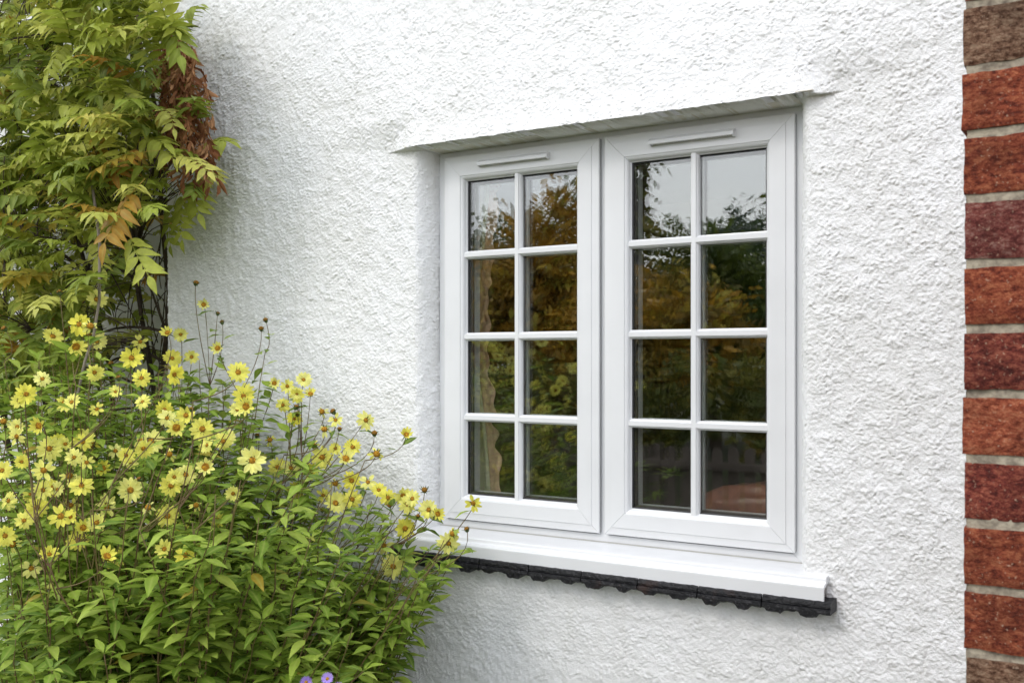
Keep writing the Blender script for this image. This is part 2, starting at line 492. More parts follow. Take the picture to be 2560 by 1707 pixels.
def runs(*segs):
    out = []
    for a, b, s in segs:
        k = max(1, int(round((b - a) / s)))
        out += list(np.linspace(a, b, k, endpoint=False))
    out.append(segs[-1][1])
    return np.array(out)

A_R, B_R = 0.034, 0.086           # width and depth of the rounded reveal
th = np.linspace(0, math.pi / 2, 31)
rollL = XL - A_R * (1 - np.cos(th)); rollR = XR + A_R * (1 - np.cos(th))
xs = np.concatenate([runs((XC, -2.3, 0.0040), (-2.3, XL - A_R - 0.004, 0.0030)), rollL[::-1],
                     runs((XL, XR, 0.0029))[1:-1], rollR, runs((XR + A_R + 0.003, -0.24, 0.0023), (-0.24, 0.40, 0.008), (0.40, 3.2, 0.05))])
zs = np.concatenate([runs((0.0, 0.36, 0.02), (0.36, 0.70, 0.0038), (0.70, ZL - 0.004, 0.0024)), [ZL - 0.0012],
                     runs((ZL, 2.45, 0.0024), (2.45, 2.86, 0.0035), (2.86, ZTOP, 0.012))])
X, Z = np.meshgrid(xs, zs)
inz = (Z < ZL - 0.0005) & (Z > ZS)
dL = np.clip((XL - X) / A_R, 0, 1); dR = np.clip((X - XR) / A_R, 0, 1)
def ell(d): return B_R * (1 - np.sqrt(np.clip(1 - (1 - d) ** 2, 0, 1)))
roll = np.where(X <= XL, ell(dL), np.where(X >= XR, ell(dR), B_R))
sgn = np.where(X <= XL, -1.0, 1.0)
h = roughcast(X - np.where(inz, roll, 0) * sgn, Z)
soft = sstep(ZS - 0.002, ZS + 0.03, Z)
roll = np.where(inz, roll * soft, 0)
near = np.where(X <= XL, np.clip((XL - X) / 0.07, 0.0, 1), np.where(X >= XR, np.clip((X - XR) / 0.06, 0.0, 1), 0))
hs = np.where(inz, 0.6 + 0.4 * near, 1.0)
bulge_x = sstep(-1.86, -1.72, X) * (1 - sstep(-0.65, -0.53, X))
bz = np.clip((Z - ZL) / 0.42, 0, 1); bz2 = np.clip((Z - ZL) / 0.085, 0, 1)
wide_x = sstep(-2.15, -1.70, X) * (1 - sstep(-0.75, -0.30, X))
bulge = np.where(Z >= ZL - 0.0005, np.minimum(0.024 * wide_x * (1 - sstep(0, 1, bz)), 0.024) * np.maximum(bulge_x, sstep(0.0, 0.10, Z - ZL)) + 0.014 * bulge_x * (1 - bz2) ** 1.4, 0)
Y = YW - bulge + roll - h * hs
# weak large scale unevenness of the hand-laid render
Y -= 0.010 * (vnoise(X, Z, 0.55, 77) - 0.5)
Zd = Z - 0.35 * h
edge = np.abs(Z - ZL) < 0.0008
Zd = np.where(edge & (bulge_x > 0.3), Z + 0.006 * (vnoise(X, Z, 0.02, 9) - 0.55) + 0.003 * (vnoise(X, Z, 0.006, 10) - 0.5), Zd)
nz_, nx_ = X.shape
tr = np.sqrt(np.clip(roll / B_R, 0, 1)) * (np.abs(X - XL) < 0.05) * 1.0
tr2 = np.sqrt(np.clip(roll / B_R, 0, 1)) * (np.abs(X - XR) < 0.05) * 1.0
Xd = X + (h - 0.002) * 1.1 * tr * (X <= XL) - (h - 0.002) * 1.1 * tr2 * (X >= XR)
V = np.stack([Xd, Y, Zd], -1).reshape(-1, 3) - np.array([-1.7, -0.06, 0])
idx = np.arange(nz_ * nx_).reshape(nz_, nx_)
xc = 0.5 * (xs[:-1] + xs[1:]); zc = 0.5 * (zs[:-1] + zs[1:])
XCc, ZCc = np.meshgrid(xc, zc)
keep = ~((XCc > XL) & (XCc < XR) & (ZCc > ZS) & (ZCc < ZL - 0.0006))
F = np.stack([idx[:-1, :-1], idx[:-1, 1:], idx[1:, 1:], idx[1:, :-1]], -1)[keep]
me = np_mesh('front_wall', V, F, M_RENDER, smooth=True)
link('front_wall', me, house)
# soffit of the lintel
m = MB()
prof = [(-0.0935, ZL + 0.0030), (-0.045, ZL + 0.002), (-0.042, ZL - 0.001), (0.0, ZL - 0.0018), (0.06, ZL - 0.0018), (0.06, ZL + 0.004), (-0.092, ZL + 0.006)]
m.prism(prof, XL - 0.045, XR + 0.045, lambda u, v, t: (t, u, v))
m.build('lintel_soffit', M_PLASTER, house)
# the side of the house corner and the set-back wall beyond it
YB = 0.42
xs2 = runs((-7.0, -4.75, 0.05), (-4.75, XC, 0.009))
zs2 = runs((0, 0.5, 0.05), (0.5, 3.3, 0.009))
X2, Z2 = np.meshgrid(xs2, zs2)
Y2 = YB - 0.7 * roughcast(X2, Z2, 50)
V2 = np.stack([X2, Y2, Z2], -1).reshape(-1, 3) - np.array([-1.7, -0.06, 0])
i2 = np.arange(X2.size).reshape(X2.shape)
F2 = np.stack([i2[:-1, :-1], i2[:-1, 1:], i2[1:, 1:], i2[1:, :-1]], -1).reshape(-1, 4)
link('set_back_wall', np_mesh('set_back_wall', V2, F2, M_RENDER), house)
m = MB()
m.box((XC + 0.0, YW + 0.004, 0), (XC + 0.25, YB + 0.2, ZTOP - 0.01))
m.build('corner_return', M_RENDER, house)

# ------------------------------------------------------------------ room behind the window
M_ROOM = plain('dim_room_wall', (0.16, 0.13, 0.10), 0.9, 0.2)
M_BOARD = plain('window_board_paint', (0.45, 0.42, 0.38), 0.5)
m = MB()
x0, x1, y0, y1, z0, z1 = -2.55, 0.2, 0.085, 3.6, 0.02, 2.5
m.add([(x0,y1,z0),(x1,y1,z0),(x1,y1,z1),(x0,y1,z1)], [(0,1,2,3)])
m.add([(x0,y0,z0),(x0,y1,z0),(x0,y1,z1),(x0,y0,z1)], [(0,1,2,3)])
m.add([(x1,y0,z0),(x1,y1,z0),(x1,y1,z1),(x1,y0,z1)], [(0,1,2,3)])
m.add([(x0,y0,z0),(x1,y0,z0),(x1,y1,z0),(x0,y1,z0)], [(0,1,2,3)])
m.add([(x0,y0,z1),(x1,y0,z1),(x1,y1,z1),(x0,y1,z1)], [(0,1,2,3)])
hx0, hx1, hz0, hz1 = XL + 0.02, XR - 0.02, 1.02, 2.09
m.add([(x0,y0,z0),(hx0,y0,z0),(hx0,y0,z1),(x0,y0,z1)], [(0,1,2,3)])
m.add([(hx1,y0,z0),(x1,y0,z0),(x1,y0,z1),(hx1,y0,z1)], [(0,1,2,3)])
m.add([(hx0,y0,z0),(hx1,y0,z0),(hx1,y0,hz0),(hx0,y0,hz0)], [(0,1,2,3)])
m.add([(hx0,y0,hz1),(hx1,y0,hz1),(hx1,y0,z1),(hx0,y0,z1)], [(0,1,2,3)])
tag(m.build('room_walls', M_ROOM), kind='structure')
m = MB()
m.prism([(0.088, 1.015), (0.30, 1.015), (0.31, 1.022), (0.31, 1.036), (0.30, 1.042), (0.088, 1.042)], XL - 0.05, XR + 0.05, lambda u, v, t: (t, u, v))
tag(m.build('window_board', M_BOARD), 'pale inner window board below the panes inside the room', 'window board')

# ------------------------------------------------------------------ the window
win = empty('casement_window', (-1.18, 0.02, 1.0))
tag(win, 'white double casement window with sixteen small glazed panes in the roughcast wall', 'window')

def frame_members(rect, prof, names, mat, parent, gap=0.0004, labels=None):
    """four mitred members swept round rect=(x0,x1,z0,z1); prof = [(inset, y)...] ; names: left,right,bottom,top"""
    x0, x1, z0, z1 = rect
    def corner(ix, iz, s, y):
        return (x0 + s if ix == 0 else x1 - s, y, z0 + s if iz == 0 else z1 - s)
    out = []
    for k, (a, b) in enumerate((((0,0),(0,1)), ((1,1),(1,0)), ((1,0),(0,0)), ((0,1),(1,1)))):
        vs = []
        for s, y in prof:
            pa = Vector(corner(*a, s, y)); pb = Vector(corner(*b, s, y))
            t = (pb - pa).normalized() * gap
            vs += [pa + t, pb - t]
        n = len(prof)
        fs = [(2*i, 2*i+1, 2*i+3, 2*i+2) for i in range(n - 1)]
        fs += [tuple(2*i for i in range(n)), tuple(2*i+1 for i in range(n))[::-1]]
        mm = MB(); mm.add(vs, fs)
        o = mm.build(names[k], mat, parent)
        out.append(o)
    return out

Z0, Z1 = 1.0385, 2.0885
SASH = {'left': (-1.694, -1.190, Z0, Z1), 'right': (-1.1735, -0.6697, Z0, Z1)}
BARX = {'left': -1.449, 'right': -0.926}
BARZ = (1.3338, 1.566, 1.802)
sash_prof = [(0.0, 0.0140), (0.0, 0.0065), (0.0006, 0.005), (0.002, 0.0042), (0.0200, 0.0024), (0.0207, 0.0022), (0.0213, 0.0),
             (0.0585, 0.0), (0.0588, 0.0026), (0.0612, 0.0030), (0.0645, 0.0048), (0.0672, 0.0080), (0.0690, 0.0125),
             (0.0702, 0.0175), (0.0710, 0.0180), (0.0720, 0.0182), (0.0722, 0.0222)]
back_prof = [(0.012, 0.0146), (0.012, 0.075), (0.075, 0.075), (0.078, 0.072), (0.078, 0.0512), (0.062, 0.0510)]

# outer frame
fp = [(0.0, 0.084), (0.0, 0.0195), (0.028, 0.0195), (0.0285, 0.021), (0.0285, 0.084)]
fr = frame_members((XL + 0.001, XR - 0.001, 1.006, ZL - 0.003), fp, ['jamb', 'jamb', 'frame_rail', 'frame_head'], M_UPVC, win)
m = MB(); m.box((-1.1985, 0.0200, 1.034), (-1.1665, 0.084, 2.078)); m.build('mullion', M_UPVC, win)

for side, rect in SASH.items():
    rx0, rx1, rz0, rz1 = rect
    s = MB()                                    # concealed back section of the sash carries the name sash
    inn = 0.078
    for (a0, a1, b0, b1) in ((rx0 + 0.012, rx0 + inn, rz0 + 0.012, rz1 - 0.012), (rx1 - inn, rx1 - 0.012, rz0 + 0.012, rz1 - 0.012),
                             (rx0 + inn, rx1 - inn, rz0 + 0.012, rz0 + inn), (rx0 + inn, rx1 - inn, rz1 - inn, rz1 - 0.012)):
        s.box((a0, 0.0505, b0), (a1, 0.0755, b1))
    sash = s.build('sash', M_UPVC, win)
    sash['label'] = 'opening %s sash with eight panes and a trickle vent' % side
    frame_members(rect, sash_prof, ['stile', 'stile', 'sash_rail', 'sash_rail'], M_UPVC, sash)
    # draught seal behind the sash lip
    g = 0.0006
    frame_members((rx0 + g, rx1 - g, rz0 + g, rz1 - g), [(0, 0.0141), (0, 0.0193), (0.008, 0.0193), (0.008, 0.0141)],
                  ['draught_seal'] * 4, M_SEAL, sash, 0)
    # black glazing gasket and spacer round the glass
    frame_members(rect, [(0.0716, 0.0215), (0.0752, 0.0228), (0.0752, 0.0262), (0.0716, 0.0262)], ['glazing_gasket'] * 4, M_SEAL, sash, 0)
    frame_members(rect, [(0.0700, 0.0308), (0.0790, 0.0308), (0.0790, 0.0452), (0.0700, 0.0452)], ['spacer_bar'] * 4, M_SPACER, sash, 0)
    bx = BARX[side]
    barprof = [(-0.0120, 0.0262), (-0.0120, 0.0215), (-0.0112, 0.0180), (-0.0092, 0.0140), (-0.0066, 0.0118), (-0.0060, 0.0105), (-0.0058, 0.0084),
               (0.0058, 0.0084), (0.0060, 0.0105), (0.0066, 0.0118), (0.0092, 0.0140), (0.0112, 0.0180), (0.0120, 0.0215), (0.0120, 0.0262)]
    ix0, ix1, iz0, iz1 = rx0 + 0.0590, rx1 - 0.0590, rz0 + 0.0590, rz1 - 0.0590
    m = MB(); m.prism(barprof, iz0, iz1, lambda u, v, t: (bx + u, v, t)); m.build('glazing_bar', M_UPVC, sash)
    m = MB(); m.box((bx - 0.0125, 0.0505, rz0 + 0.07), (bx + 0.0125, 0.0600, rz1 - 0.07)); m.build('inner_bar', M_UPVC, sash)
    m = MB(); m.box((bx - 0.0095, 0.0310, rz0 + 0.079), (bx + 0.0095, 0.0450, rz1 - 0.079)); m.build('spacer_bar', M_SPACER, sash)
    for bz_ in BARZ:
        for (a, b) in ((ix0, bx - 0.0045), (bx + 0.0045, ix1)):
            m = MB(); m.prism([(u, v + 0.0004) for u, v in barprof], a, b, lambda u, v, t: (t, v, bz_ + u)); m.build('glazing_bar', M_UPVC, sash)
        for (a, b) in ((rx0 + 0.07, bx - 0.0126), (bx + 0.0126, rx1 - 0.07)):
            m = MB(); m.box((a, 0.0510, bz_ - 0.0125), (b, 0.0595, bz_ + 0.0125)); m.build('inner_bar', M_UPVC, sash)
        for (a, b) in ((rx0 + 0.079, bx - 0.0096), (bx + 0.0096, rx1 - 0.079)):
            m = MB(); m.box((a, 0.0313, bz_ - 0.009), (b, 0.0447, bz_ + 0.009)); m.build('spacer_bar', M_SPACER, sash)
    # panes
    zz = (rz0 + 0.0705,) + BARZ + (rz1 - 0.0705,)
    for (a, b) in ((rx0 + 0.0705, bx), (bx, rx1 - 0.0705)):
        for zi in range(4):
            c0, c1 = zz[zi] + 0.0004, zz[zi + 1] - 0.0004
            m = MB(); m.box((a + 0.0004, 0.0264, c0), (b - 0.0004, 0.0304, c1))
            m.build('pane', M_GLASS, sash)
    # inner sheet of the double glazing, very slightly bowed
    nx, nzv = 7, 13
    m = MB()
    a0, a1, c0, c1 = rx0 + 0.0705, rx1 - 0.0705, rz0 + 0.0705, rz1 - 0.0705
    for yo, sgn in ((0.0456, 1), (0.0496, 1)):
        vs = []
        for j in range(nzv):
            for i in range(nx):
                u, v = i / (nx - 1), j / (nzv - 1)
                vs.append((a0 + (a1 - a0) * u, yo - 0.0009 * 16 * u * (1 - u) * v * (1 - v) * (1 if side == 'left' else 0.7), c0 + (c1 - c0) * v))
        m.add(vs, [(j*nx+i, j*nx+i+1, (j+1)*nx+i+1, (j+1)*nx+i) for j in range(nzv - 1) for i in range(nx - 1)], 0, True)
    m.build('inner_pane', M_GLASS, sash)
    # trickle vent
    va, vb = (-1.5647, -1.3375) if side == 'left' else (-1.0393, -0.8136)
    zv = 2.0560
    hood = [(0.0, 0.0115), (-0.005, 0.0115), (-0.0165, 0.0040), (-0.0175, 0.0025), (-0.0175, -0.0050), (-0.0165, -0.0062), (-0.0145, -0.0062), (-0.0138, -0.003), (0.0, -0.003)]
    m = MB(); m.prism(hood, va, vb, lambda u, v, t: (t, u - 0.0004, zv + v))
    vent = m.build('trickle_vent', M_UPVC, sash)
    m = MB()
    nsl = 34
    for q in range(nsl):
        xq = va + 0.008 + (vb - va - 0.016) * q / (nsl - 1)
        m.box((xq - 0.0012, -0.0132, zv - 0.0058), (xq + 0.0012, -0.0006, zv - 0.0032))
    m.box((va, -0.0137, zv - 0.0085), (va + 0.004, -0.0006, zv - 0.0031)); m.box((vb - 0.004, -0.0137, zv - 0.0085), (vb, -0.0006, zv - 0.0031))
    # grille ribs of a vent are too fine to pick apart
    gr = m.build('vent_grille', M_UPVC, sash); gr['kind'] = 'stuff'

# cill: a hollow extrusion with a nosing, its open end packed with brown foam
CX0, CX1 = XL - 0.075, -0.574
outer = [(0.018, 1.0065), (0.018, 1.0138), (-0.050, 1.0105), (-0.0790, 1.0080), (-0.0825, 1.0068), (-0.0842, 1.0045), (-0.0850, 0.9985), (-0.0862, 0.9958), (-0.0890, 0.9945),
         (-0.0985, 0.9935), (-0.1035, 0.9920), (-0.1052, 0.9890), (-0.1055, 0.9860), (-0.1055, 0.9520), (-0.1048, 0.9500), (-0.0985, 0.9500)]
inner = [(-0.0985, 0.9830), (-0.0800, 0.9900), (0.018, 1.0055)]
m = MB(); m.prism(outer + inner, CX0, CX1, lambda u, v, t: (t, u, v))
cill = m.build('cill', M_UPVC, win)
m = MB(); m.prism([(-0.0979, 0.9560), (-0.0979, 0.9825), (-0.080, 0.9893), (-0.066, 0.9905), (-0.066, 0.9560)], CX0 + 0.006, CX1 - 0.007, lambda u, v, t: (t, u, v))
m.build('foam_infill', M_RUST, cill)
# sealant bead between frame and cill
m = MB(); m.prism([(0.0176, 1.0136), (0.0140, 1.0138), (0.0176, 1.0165)], XL + 0.006, XR - 0.006, lambda u, v, t: (t, u, v))
m.build('sealant_bead', plain('grey_sealant', (0.42, 0.41, 0.38), 0.7), cill)

# ------------------------------------------------------------------ black tile sill under the cill
sill = empty('tile_sill', (-1.15, -0.06, 0.915))
tag(sill, 'row of black painted clay tiles with toothed undersides below the white cill', 'sill')
TW = 0.1562
tx = -0.5565
k = 0
def tile_mesh(xa, xb, seed):
    rr = random.Random(seed)
    m = MB()
    nst = 34
    # bottom outline: two teeth per tile with rough mortar edges
    def bottom(x):
        best = 0.0
        w = (x - (-0.5565)) / 0.0781
        ti = math.floor(w); u = w - ti
        rt = random.Random(int(ti) * 17 + 3)
        t = abs(u - 0.42 - rt.uniform(-.07, .07)) / 0.5
        base = 0.9305 + rt.uniform(-0.0015, 0.0015)
        tooth = rt.uniform(0.006, 0.0115) * max(0.0, min(1.0, (rt.uniform(0.46, 0.62) - t) / rt.uniform(0.12, 0.22)))
        return base - tooth + 0.0028 * mnoise.noise(Vector((x * 120, seed * .3, 0))) + 0.002 * mnoise.noise(Vector((x * 45, 5, 0)))
    yf = -0.1150
    rows = []
    for i in range(nst + 1):
        x = xa + (xb - xa) * i / nst
        jt = lambda s, a: a * mnoise.noise(Vector((x * 90, s * 3.1, seed)))
        zb = bottom(x)
        prof = [(0.0, 0.9600), (-0.1085 + jt(1, .0012), 0.9590 + jt(2, .0012)), (yf + 0.002 + jt(3, .0012), 0.9572 + jt(4, .001)), (yf + jt(5, .0013), 0.9500),
                (yf + 0.0004 + jt(6, .0012), 0.9452), (yf + 0.0040, 0.9440), (yf - 0.0018 + jt(8, .0013), 0.9425), (yf - 0.0025 + jt(9, .0013), 0.9350),
                (yf - 0.0015 + jt(10, .0013), zb + 0.003), (yf + 0.0022, zb), (yf + 0.022, zb + 0.001), (0.0, 0.9290)]
        rows.append([(x, y, z) for y, z in prof])
    n = len(rows[0])
    vs = [p for r_ in rows for p in r_]
    fs = [(i*n+j, i*n+(j+1) % n, (i+1)*n+(j+1) % n, (i+1)*n+j) for i in range(nst) for j in range(n)]
    m.add(vs, fs)
    m.add(rows[0], [tuple(range(n))]); m.add(rows[-1], [tuple(range(n))[::-1]])
    return m
for k in range(8):
    xb = tx - 0.0016; xa = tx - TW + 0.0016
    if k == 0: xb = tx
    tile_mesh(xa, xb, k + 1).build('clay_tile', M_TILE, sill)
    tx -= TW

# ------------------------------------------------------------------ things in the room
def cloth_sheet(name, xa_f, xb_f, z0, z1, y, waves, amp, mat, parent=None, nx=40, nz=50, seed=0, rx=0.0, hwave=0.0):
    vs, fs = [], []
    for j in range(nz + 1):
        v = j / nz; z = z0 + (z1 - z0) * v
        xa, xb = xa_f(v), xb_f(v)
        for i in range(nx + 1):
            u = i / nx
            ph = 2 * math.pi * waves * u + 0.6 * mnoise.noise(Vector((u * 3, v * 2.3, seed)))
            yy = y + amp * math.sin(ph) + amp * 0.6 * mnoise.noise(Vector((u * 6, v * 9, seed + 4)))
            xx = xa + (xb - xa) * u
            if hwave: 
                yy += hwave * math.sin(v * 95 + 3 * mnoise.noise(Vector((u * 2, v * 14, seed)))) * u
                xx += hwave * 0.9 * u * math.sin(v * 61 + 4 * mnoise.noise(Vector((1, v * 9, seed))))
            vs.append((xx, yy, z))
    for j in range(nz):
        for i in range(nx):
            fs.append((j*(nx+1)+i, j*(nx+1)+i+1, (j+1)*(nx+1)+i+1, (j+1)*(nx+1)+i))
    m = MB(); m.add(vs, fs, 0, True)
    o = m.build(name, mat, parent)
    so = o.modifiers.new('thick', 'SOLIDIFY'); so.thickness = 0.0015
    return o
M_CURT = plain('curtain_cotton', (0.80, 0.76, 0.56), 0.9, 0.1, noise=0.25, nscale=7)
M_RUFF = plain('curtain_frill', (0.70, 0.45, 0.32), 0.8, 0.2, noise=0.3, nscale=12)
M_SATIN = plain('copper_satin', (0.36, 0.135, 0.08), 0.38, 0.6, noise=0.5, nscale=14, bump=0.6, bscale=18)
curt = empty('curtain', (-1.62, 0.13, 1.043))
tag(curt, 'cream curtain with a ruffled frill hanging behind the left sash', 'curtain')
def waist(v): return 0.052 * math.exp(-((v - 0.52) / 0.30) ** 2)
cloth_sheet('curtain_cloth', lambda v: -1.715, lambda v: -1.598 - waist(v), 1.05, 2.08, 0.125, 3.2, 0.010, M_CURT, curt, seed=1)
cloth_sheet('curtain_frill', lambda v: -1.602 - waist(v), lambda v: -1.566 - waist(v) * 0.95, 1.05, 2.08, 0.118, 0.8, 0.003, M_RUFF, curt, nx=14, nz=150, seed=3, hwave=0.009)
# satin cushion on the window board
vs, fs = [], []
NU, NV = 40, 22
for j in range(NV + 1):
    ph = -math.pi / 2 + math.pi * j / NV
    for i in range(NU):
        t = 2 * math.pi * i / NU
        sg = lambda w, e: math.copysign(abs(w) ** e, w)
        cx = sg(math.cos(ph), 0.7) * sg(math.cos(t), 0.75); cy = sg(math.cos(ph), 0.7) * sg(math.sin(t), 0.75); cz = sg(math.sin(ph), 0.9)
        w = 0.012 * mnoise.noise(Vector((cx * 4, cy * 3, cz * 2.2))) + 0.013 * abs(mnoise.noise(Vector((cx * 7 + cz * 3, cz * 2.5, 3)))) - 0.006
        vs.append((-0.745 + (0.235 + w) * cx, 0.205 + (0.085 + w) * cy, 1.112 + (0.066 + w) * cz))
for j in range(NV):
    for i in range(NU):
        fs.append((j*NU+i, j*NU+(i+1) % NU, (j+1)*NU+(i+1) % NU, (j+1)*NU+i))
m = MB(); m.add(vs, fs, 0, True)
# seam piping round the middle of the cushion
cu = m.build('cushion', M_SATIN)
tag(cu, 'copper brown satin cushion lying inside the lower right pane', 'cushion')

# ------------------------------------------------------------------ brick pier
PX0, PX1, PY0, PY1 = -0.161, 0.50, -1.113, -0.785
pier = empty('brick_pier', (0.17, -0.95, 0))
tag(pier, 'red brick pier with pale mortar joints standing near at the right edge', 'brick pier')
kinds_seen = ['red', 'brown', 'red', 'red', 'purple', 'red', 'dark', 'red2', 'dark', 'red', 'red', 'brown']
J1 = 1.9106
def brick_mesh(x0, x1, y0, y1, z0, z1, seed, fine):
    m = MB()
    nx, nz_ = (20, 9) if fine else (4, 2)
    amp = 0.0015 if fine else 0.0015
    ny = 3 if fine else 1
    cham = 0.003
    def jig(p):
        q = Vector(p) * 38 + Vector((seed * 7.7, seed * 3.3, 0))
        q2 = Vector(p) * 120 + Vector((seed, 0, seed * 2.2))
        c = mnoise.noise_vector(q) * amp + mnoise.noise_vector(q2) * amp * 0.5
        return Vector(p) + c
    def grid(P, U, W, nu, nw):
        vs = []
        for j in range(nw + 1):
            for i in range(nu + 1):
                u, w = i / nu, j / nw
                p = Vector(P) + Vector(U) * u + Vector(W) * w
                # eased arrises
                cx = min(p.x - x0, x1 - p.x); cy = min(p.y - y0, y1 - p.y); cz = min(p.z - z0, z1 - p.z)
                c = Vector(((x0 + x1) / 2, (y0 + y1) / 2, (z0 + z1) / 2))
                on = (cx < 1e-6) + (cy < 1e-6) + (cz < 1e-6)
                if on >= 2:
                    s = Vector(((1 if p.x < c.x else -1) if cx < 1e-6 else 0, (1 if p.y < c.y else -1) if cy < 1e-6 else 0, (1 if p.z < c.z else -1) if cz < 1e-6 else 0))
                    p = p + s * cham * 0.5
                vs.append(jig(p))
        m.add(vs, [(j*(nu+1)+i, j*(nu+1)+i+1, (j+1)*(nu+1)+i+1, (j+1)*(nu+1)+i) for j in range(nw) for i in range(nu)], 0, fine)
    dx, dy, dz = x1 - x0, y1 - y0, z1 - z0
    grid((x0, y0, z0), (dx, 0, 0), (0, 0, dz), nx, nz_)
    grid((x0, y1, z0), (0, -dy, 0), (0, 0, dz), ny, nz_)
    grid((x1, y0, z0), (0, dy, 0), (0, 0, dz), ny, nz_)
    grid((x1, y1, z0), (-dx, 0, 0), (0, 0, dz), nx, 1 if not fine else nz_)
    grid((x0, y0, z1), (dx, 0, 0), (0, dy, 0), nx, ny)
    grid((x0, y1, z0), (dx, 0, 0), (0, -dy, 0), nx, ny)
    return m
zc0 = J1 - 0.075 * 25                              # lowest joint
ncr = 33
for c in range(ncr):
    za = zc0 + 0.075 * c + 0.0040; zb = za + 0.0676
    kc = 25 - c                                     # 0 = course just above the first seen joint
    even = c % 2 == 0
    fine = 0 <= kc <= 12
    br = random.Random(c * 13 + 5)
    # front row then the row behind it: stretchers and headers alternate
    xcuts = [PX0, PX0 + 0.215, PX0 + 0.44, PX1] if even else [PX0, PX0 + 0.1025, PX0 + 0.3275, PX0 + 0.5525, PX1]
    for row, (ya, yb) in enumerate(((PY0, PY0 + 0.1025), (PY0 + 0.1125, PY0 + 0.215), (PY0 + 0.225, PY1))):
        for i in range(len(xcuts) - 1):
            xa = xcuts[i] + (0 if i == 0 else 0.010); xb = xcuts[i + 1]
            if row == 1 and 0 < i < len(xcuts) - 2: continue
            if i == 0 and row == 0:
                kd = kinds_seen[kc] if 0 <= kc < len(kinds_seen) else br.choice(['red', 'red2', 'dark', 'red'])
                sh = br.uniform(-0.0022, 0.0022)
                if kc >= 7: sh += 0.0035 * (kc - 6) / 4
            else:
                kd = br.choice(['red', 'red2', 'red', 'dark', 'purple', 'brown']); sh = 0
            mm = brick_mesh(xa + sh * (i == 0), xb, ya + (br.uniform(-0.0015, 0.0015) if row == 0 else 0), yb, za, zb, c * 7 + i + row * 3, fine and row == 0 and i == 0)
            mm.build('brick', M_BRICK[kd], pier)
# mortar core with uneven, slightly recessed joints
m = MB()
rows = runs((0.0, 1.0, 0.05), (1.0, 2.05, 0.006), (2.05, zc0 + 0.075 * ncr, 0.05))
cols_x = runs((PX0 + 0.004, PX0 + 0.14, 0.006), (PX0 + 0.14, PX1 - 0.004, 0.05))
def mort(p, s):
    return 0.0022 * mnoise.noise(Vector((p[0] * 90, p[1] * 90, p[2] * 90))) + 0.0015 * mnoise.noise(Vector((p[0] * 30 + s, p[2] * 30, 1)))
vs = [(x + (abs(mort((x, 1, z), 2)) if i == 0 else 0), PY0 + 0.0040 + mort((x, 0, z), 0), z) for z in rows for i, x in enumerate(cols_x)]
nc = len(cols_x)
m.add(vs, [(j*nc+i, j*nc+i+1, (j+1)*nc+i+1, (j+1)*nc+i) for j in range(len(rows) - 1) for i in range(nc - 1)], 0, True)
vs = [(PX0 + 0.004 + abs(mort((PX0, 1, z), 2)) * (1 if y < PY0 + 0.01 else 1), y, z) for z in rows for y in (PY0 + 0.0040, PY0 + 0.1, PY1 - 0.004)]
m.add(vs, [(j*3+i, j*3+i+1, (j+1)*3+i+1, (j+1)*3+i) for j in range(len(rows) - 1) for i in range(2)], 0, True)
ztop = zc0 + 0.075 * ncr
m.add([(PX1-.004,PY0+.004,0),(PX1-.004,PY1-.004,0),(PX1-.004,PY1-.004,ztop),(PX1-.004,PY0+.004,ztop),(PX0+.004,PY1-.004,0),(PX0+.004,PY1-.004,ztop),(PX0+.004,PY0+.004,ztop)],
      [(0,1,2,3),(1,4,5,2),(3,2,5,6)])
m.build('mortar', M_MORTAR, pier)

# ------------------------------------------------------------------ leaf and flower meshes
def leaf_arrays(L, W, stations, droop, fold, curl, seed, wav=0.0, petiole=0.0):
    """one blade along +X, normal +Z. returns V, F, rib"""
    rr = random.Random(seed)
    V, rib = [], []
    ns = len(stations)
    for i, w in enumerate(stations):
        u = i / (ns - 1)
        x = petiole + L * u
        z = -droop * L * u * u
        hw = W * 0.5 * w
        zc = z + curl * math.sin(u * 7 + seed)
        zl = z + fold * hw + wav * math.sin(u * 15 + seed * 2.1)
        zr = z + fold * hw + wav * math.sin(u * 13 + seed * 1.3 + 2)
        V += [(x, hw, zl), (x, 0, zc), (x, -hw, zr)]
        rib += [0.0, 1.0, 0.0]
    F = []
    for i in range(ns - 1):
        b = i * 3
        F += [(b, b + 3, b + 4, b + 1), (b + 1, b + 4, b + 5, b + 2)]
    return np.array(V), np.array(F), np.array(rib)

def stick_arrays(pts, r):
    V, F = [], []
    for p in pts:
        p = np.array(p)
        V += [p + np.array((0, r, -r * .5)), p + np.array((0, -r, -r * .5)), p + np.array((0, 0, r))]
    for i in range(len(pts) - 1):
        b = i * 3
        for k in range(3):
            F.append((b + k, b + (k + 1) % 3, b + 3 + (k + 1) % 3, b + 3 + k))
    return np.array(V), np.array(F), np.ones(len(V)) * 0.9

def join(parts):
    Vs, Fs, Rs, b = [], [], [], 0
    for V, F, r_ in parts:
        Vs.append(V); Fs.append(F + b); Rs.append(r_); b += len(V)
    return np.concatenate(Vs), np.concatenate(Fs), np.concatenate(Rs)

def xf(part, M):
    V, F, r_ = part
    A = np.array(M)
    return V @ A[:3, :3].T + A[:3, 3], F, r_

# sunflower leaves (lanceolate, pointed)
SL = []
for sd in range(6):
    rr = random.Random(sd + 40)
    st = [0.10, 0.62, 0.98, 0.92, 0.66, 0.34, 0.03]
    lf = leaf_arrays(0.100, 0.036 + 0.008 * rr.random(), st, rr.uniform(0.10, 0.42), rr.uniform(0.12, 0.40), 0.0008, sd, wav=0.0012, petiole=0.010)
    pt = stick_arrays([(0, 0, 0), (0.006, 0, 0.001), (0.012, 0, 0)], 0.0011)
    SL.append(join([lf, pt]))
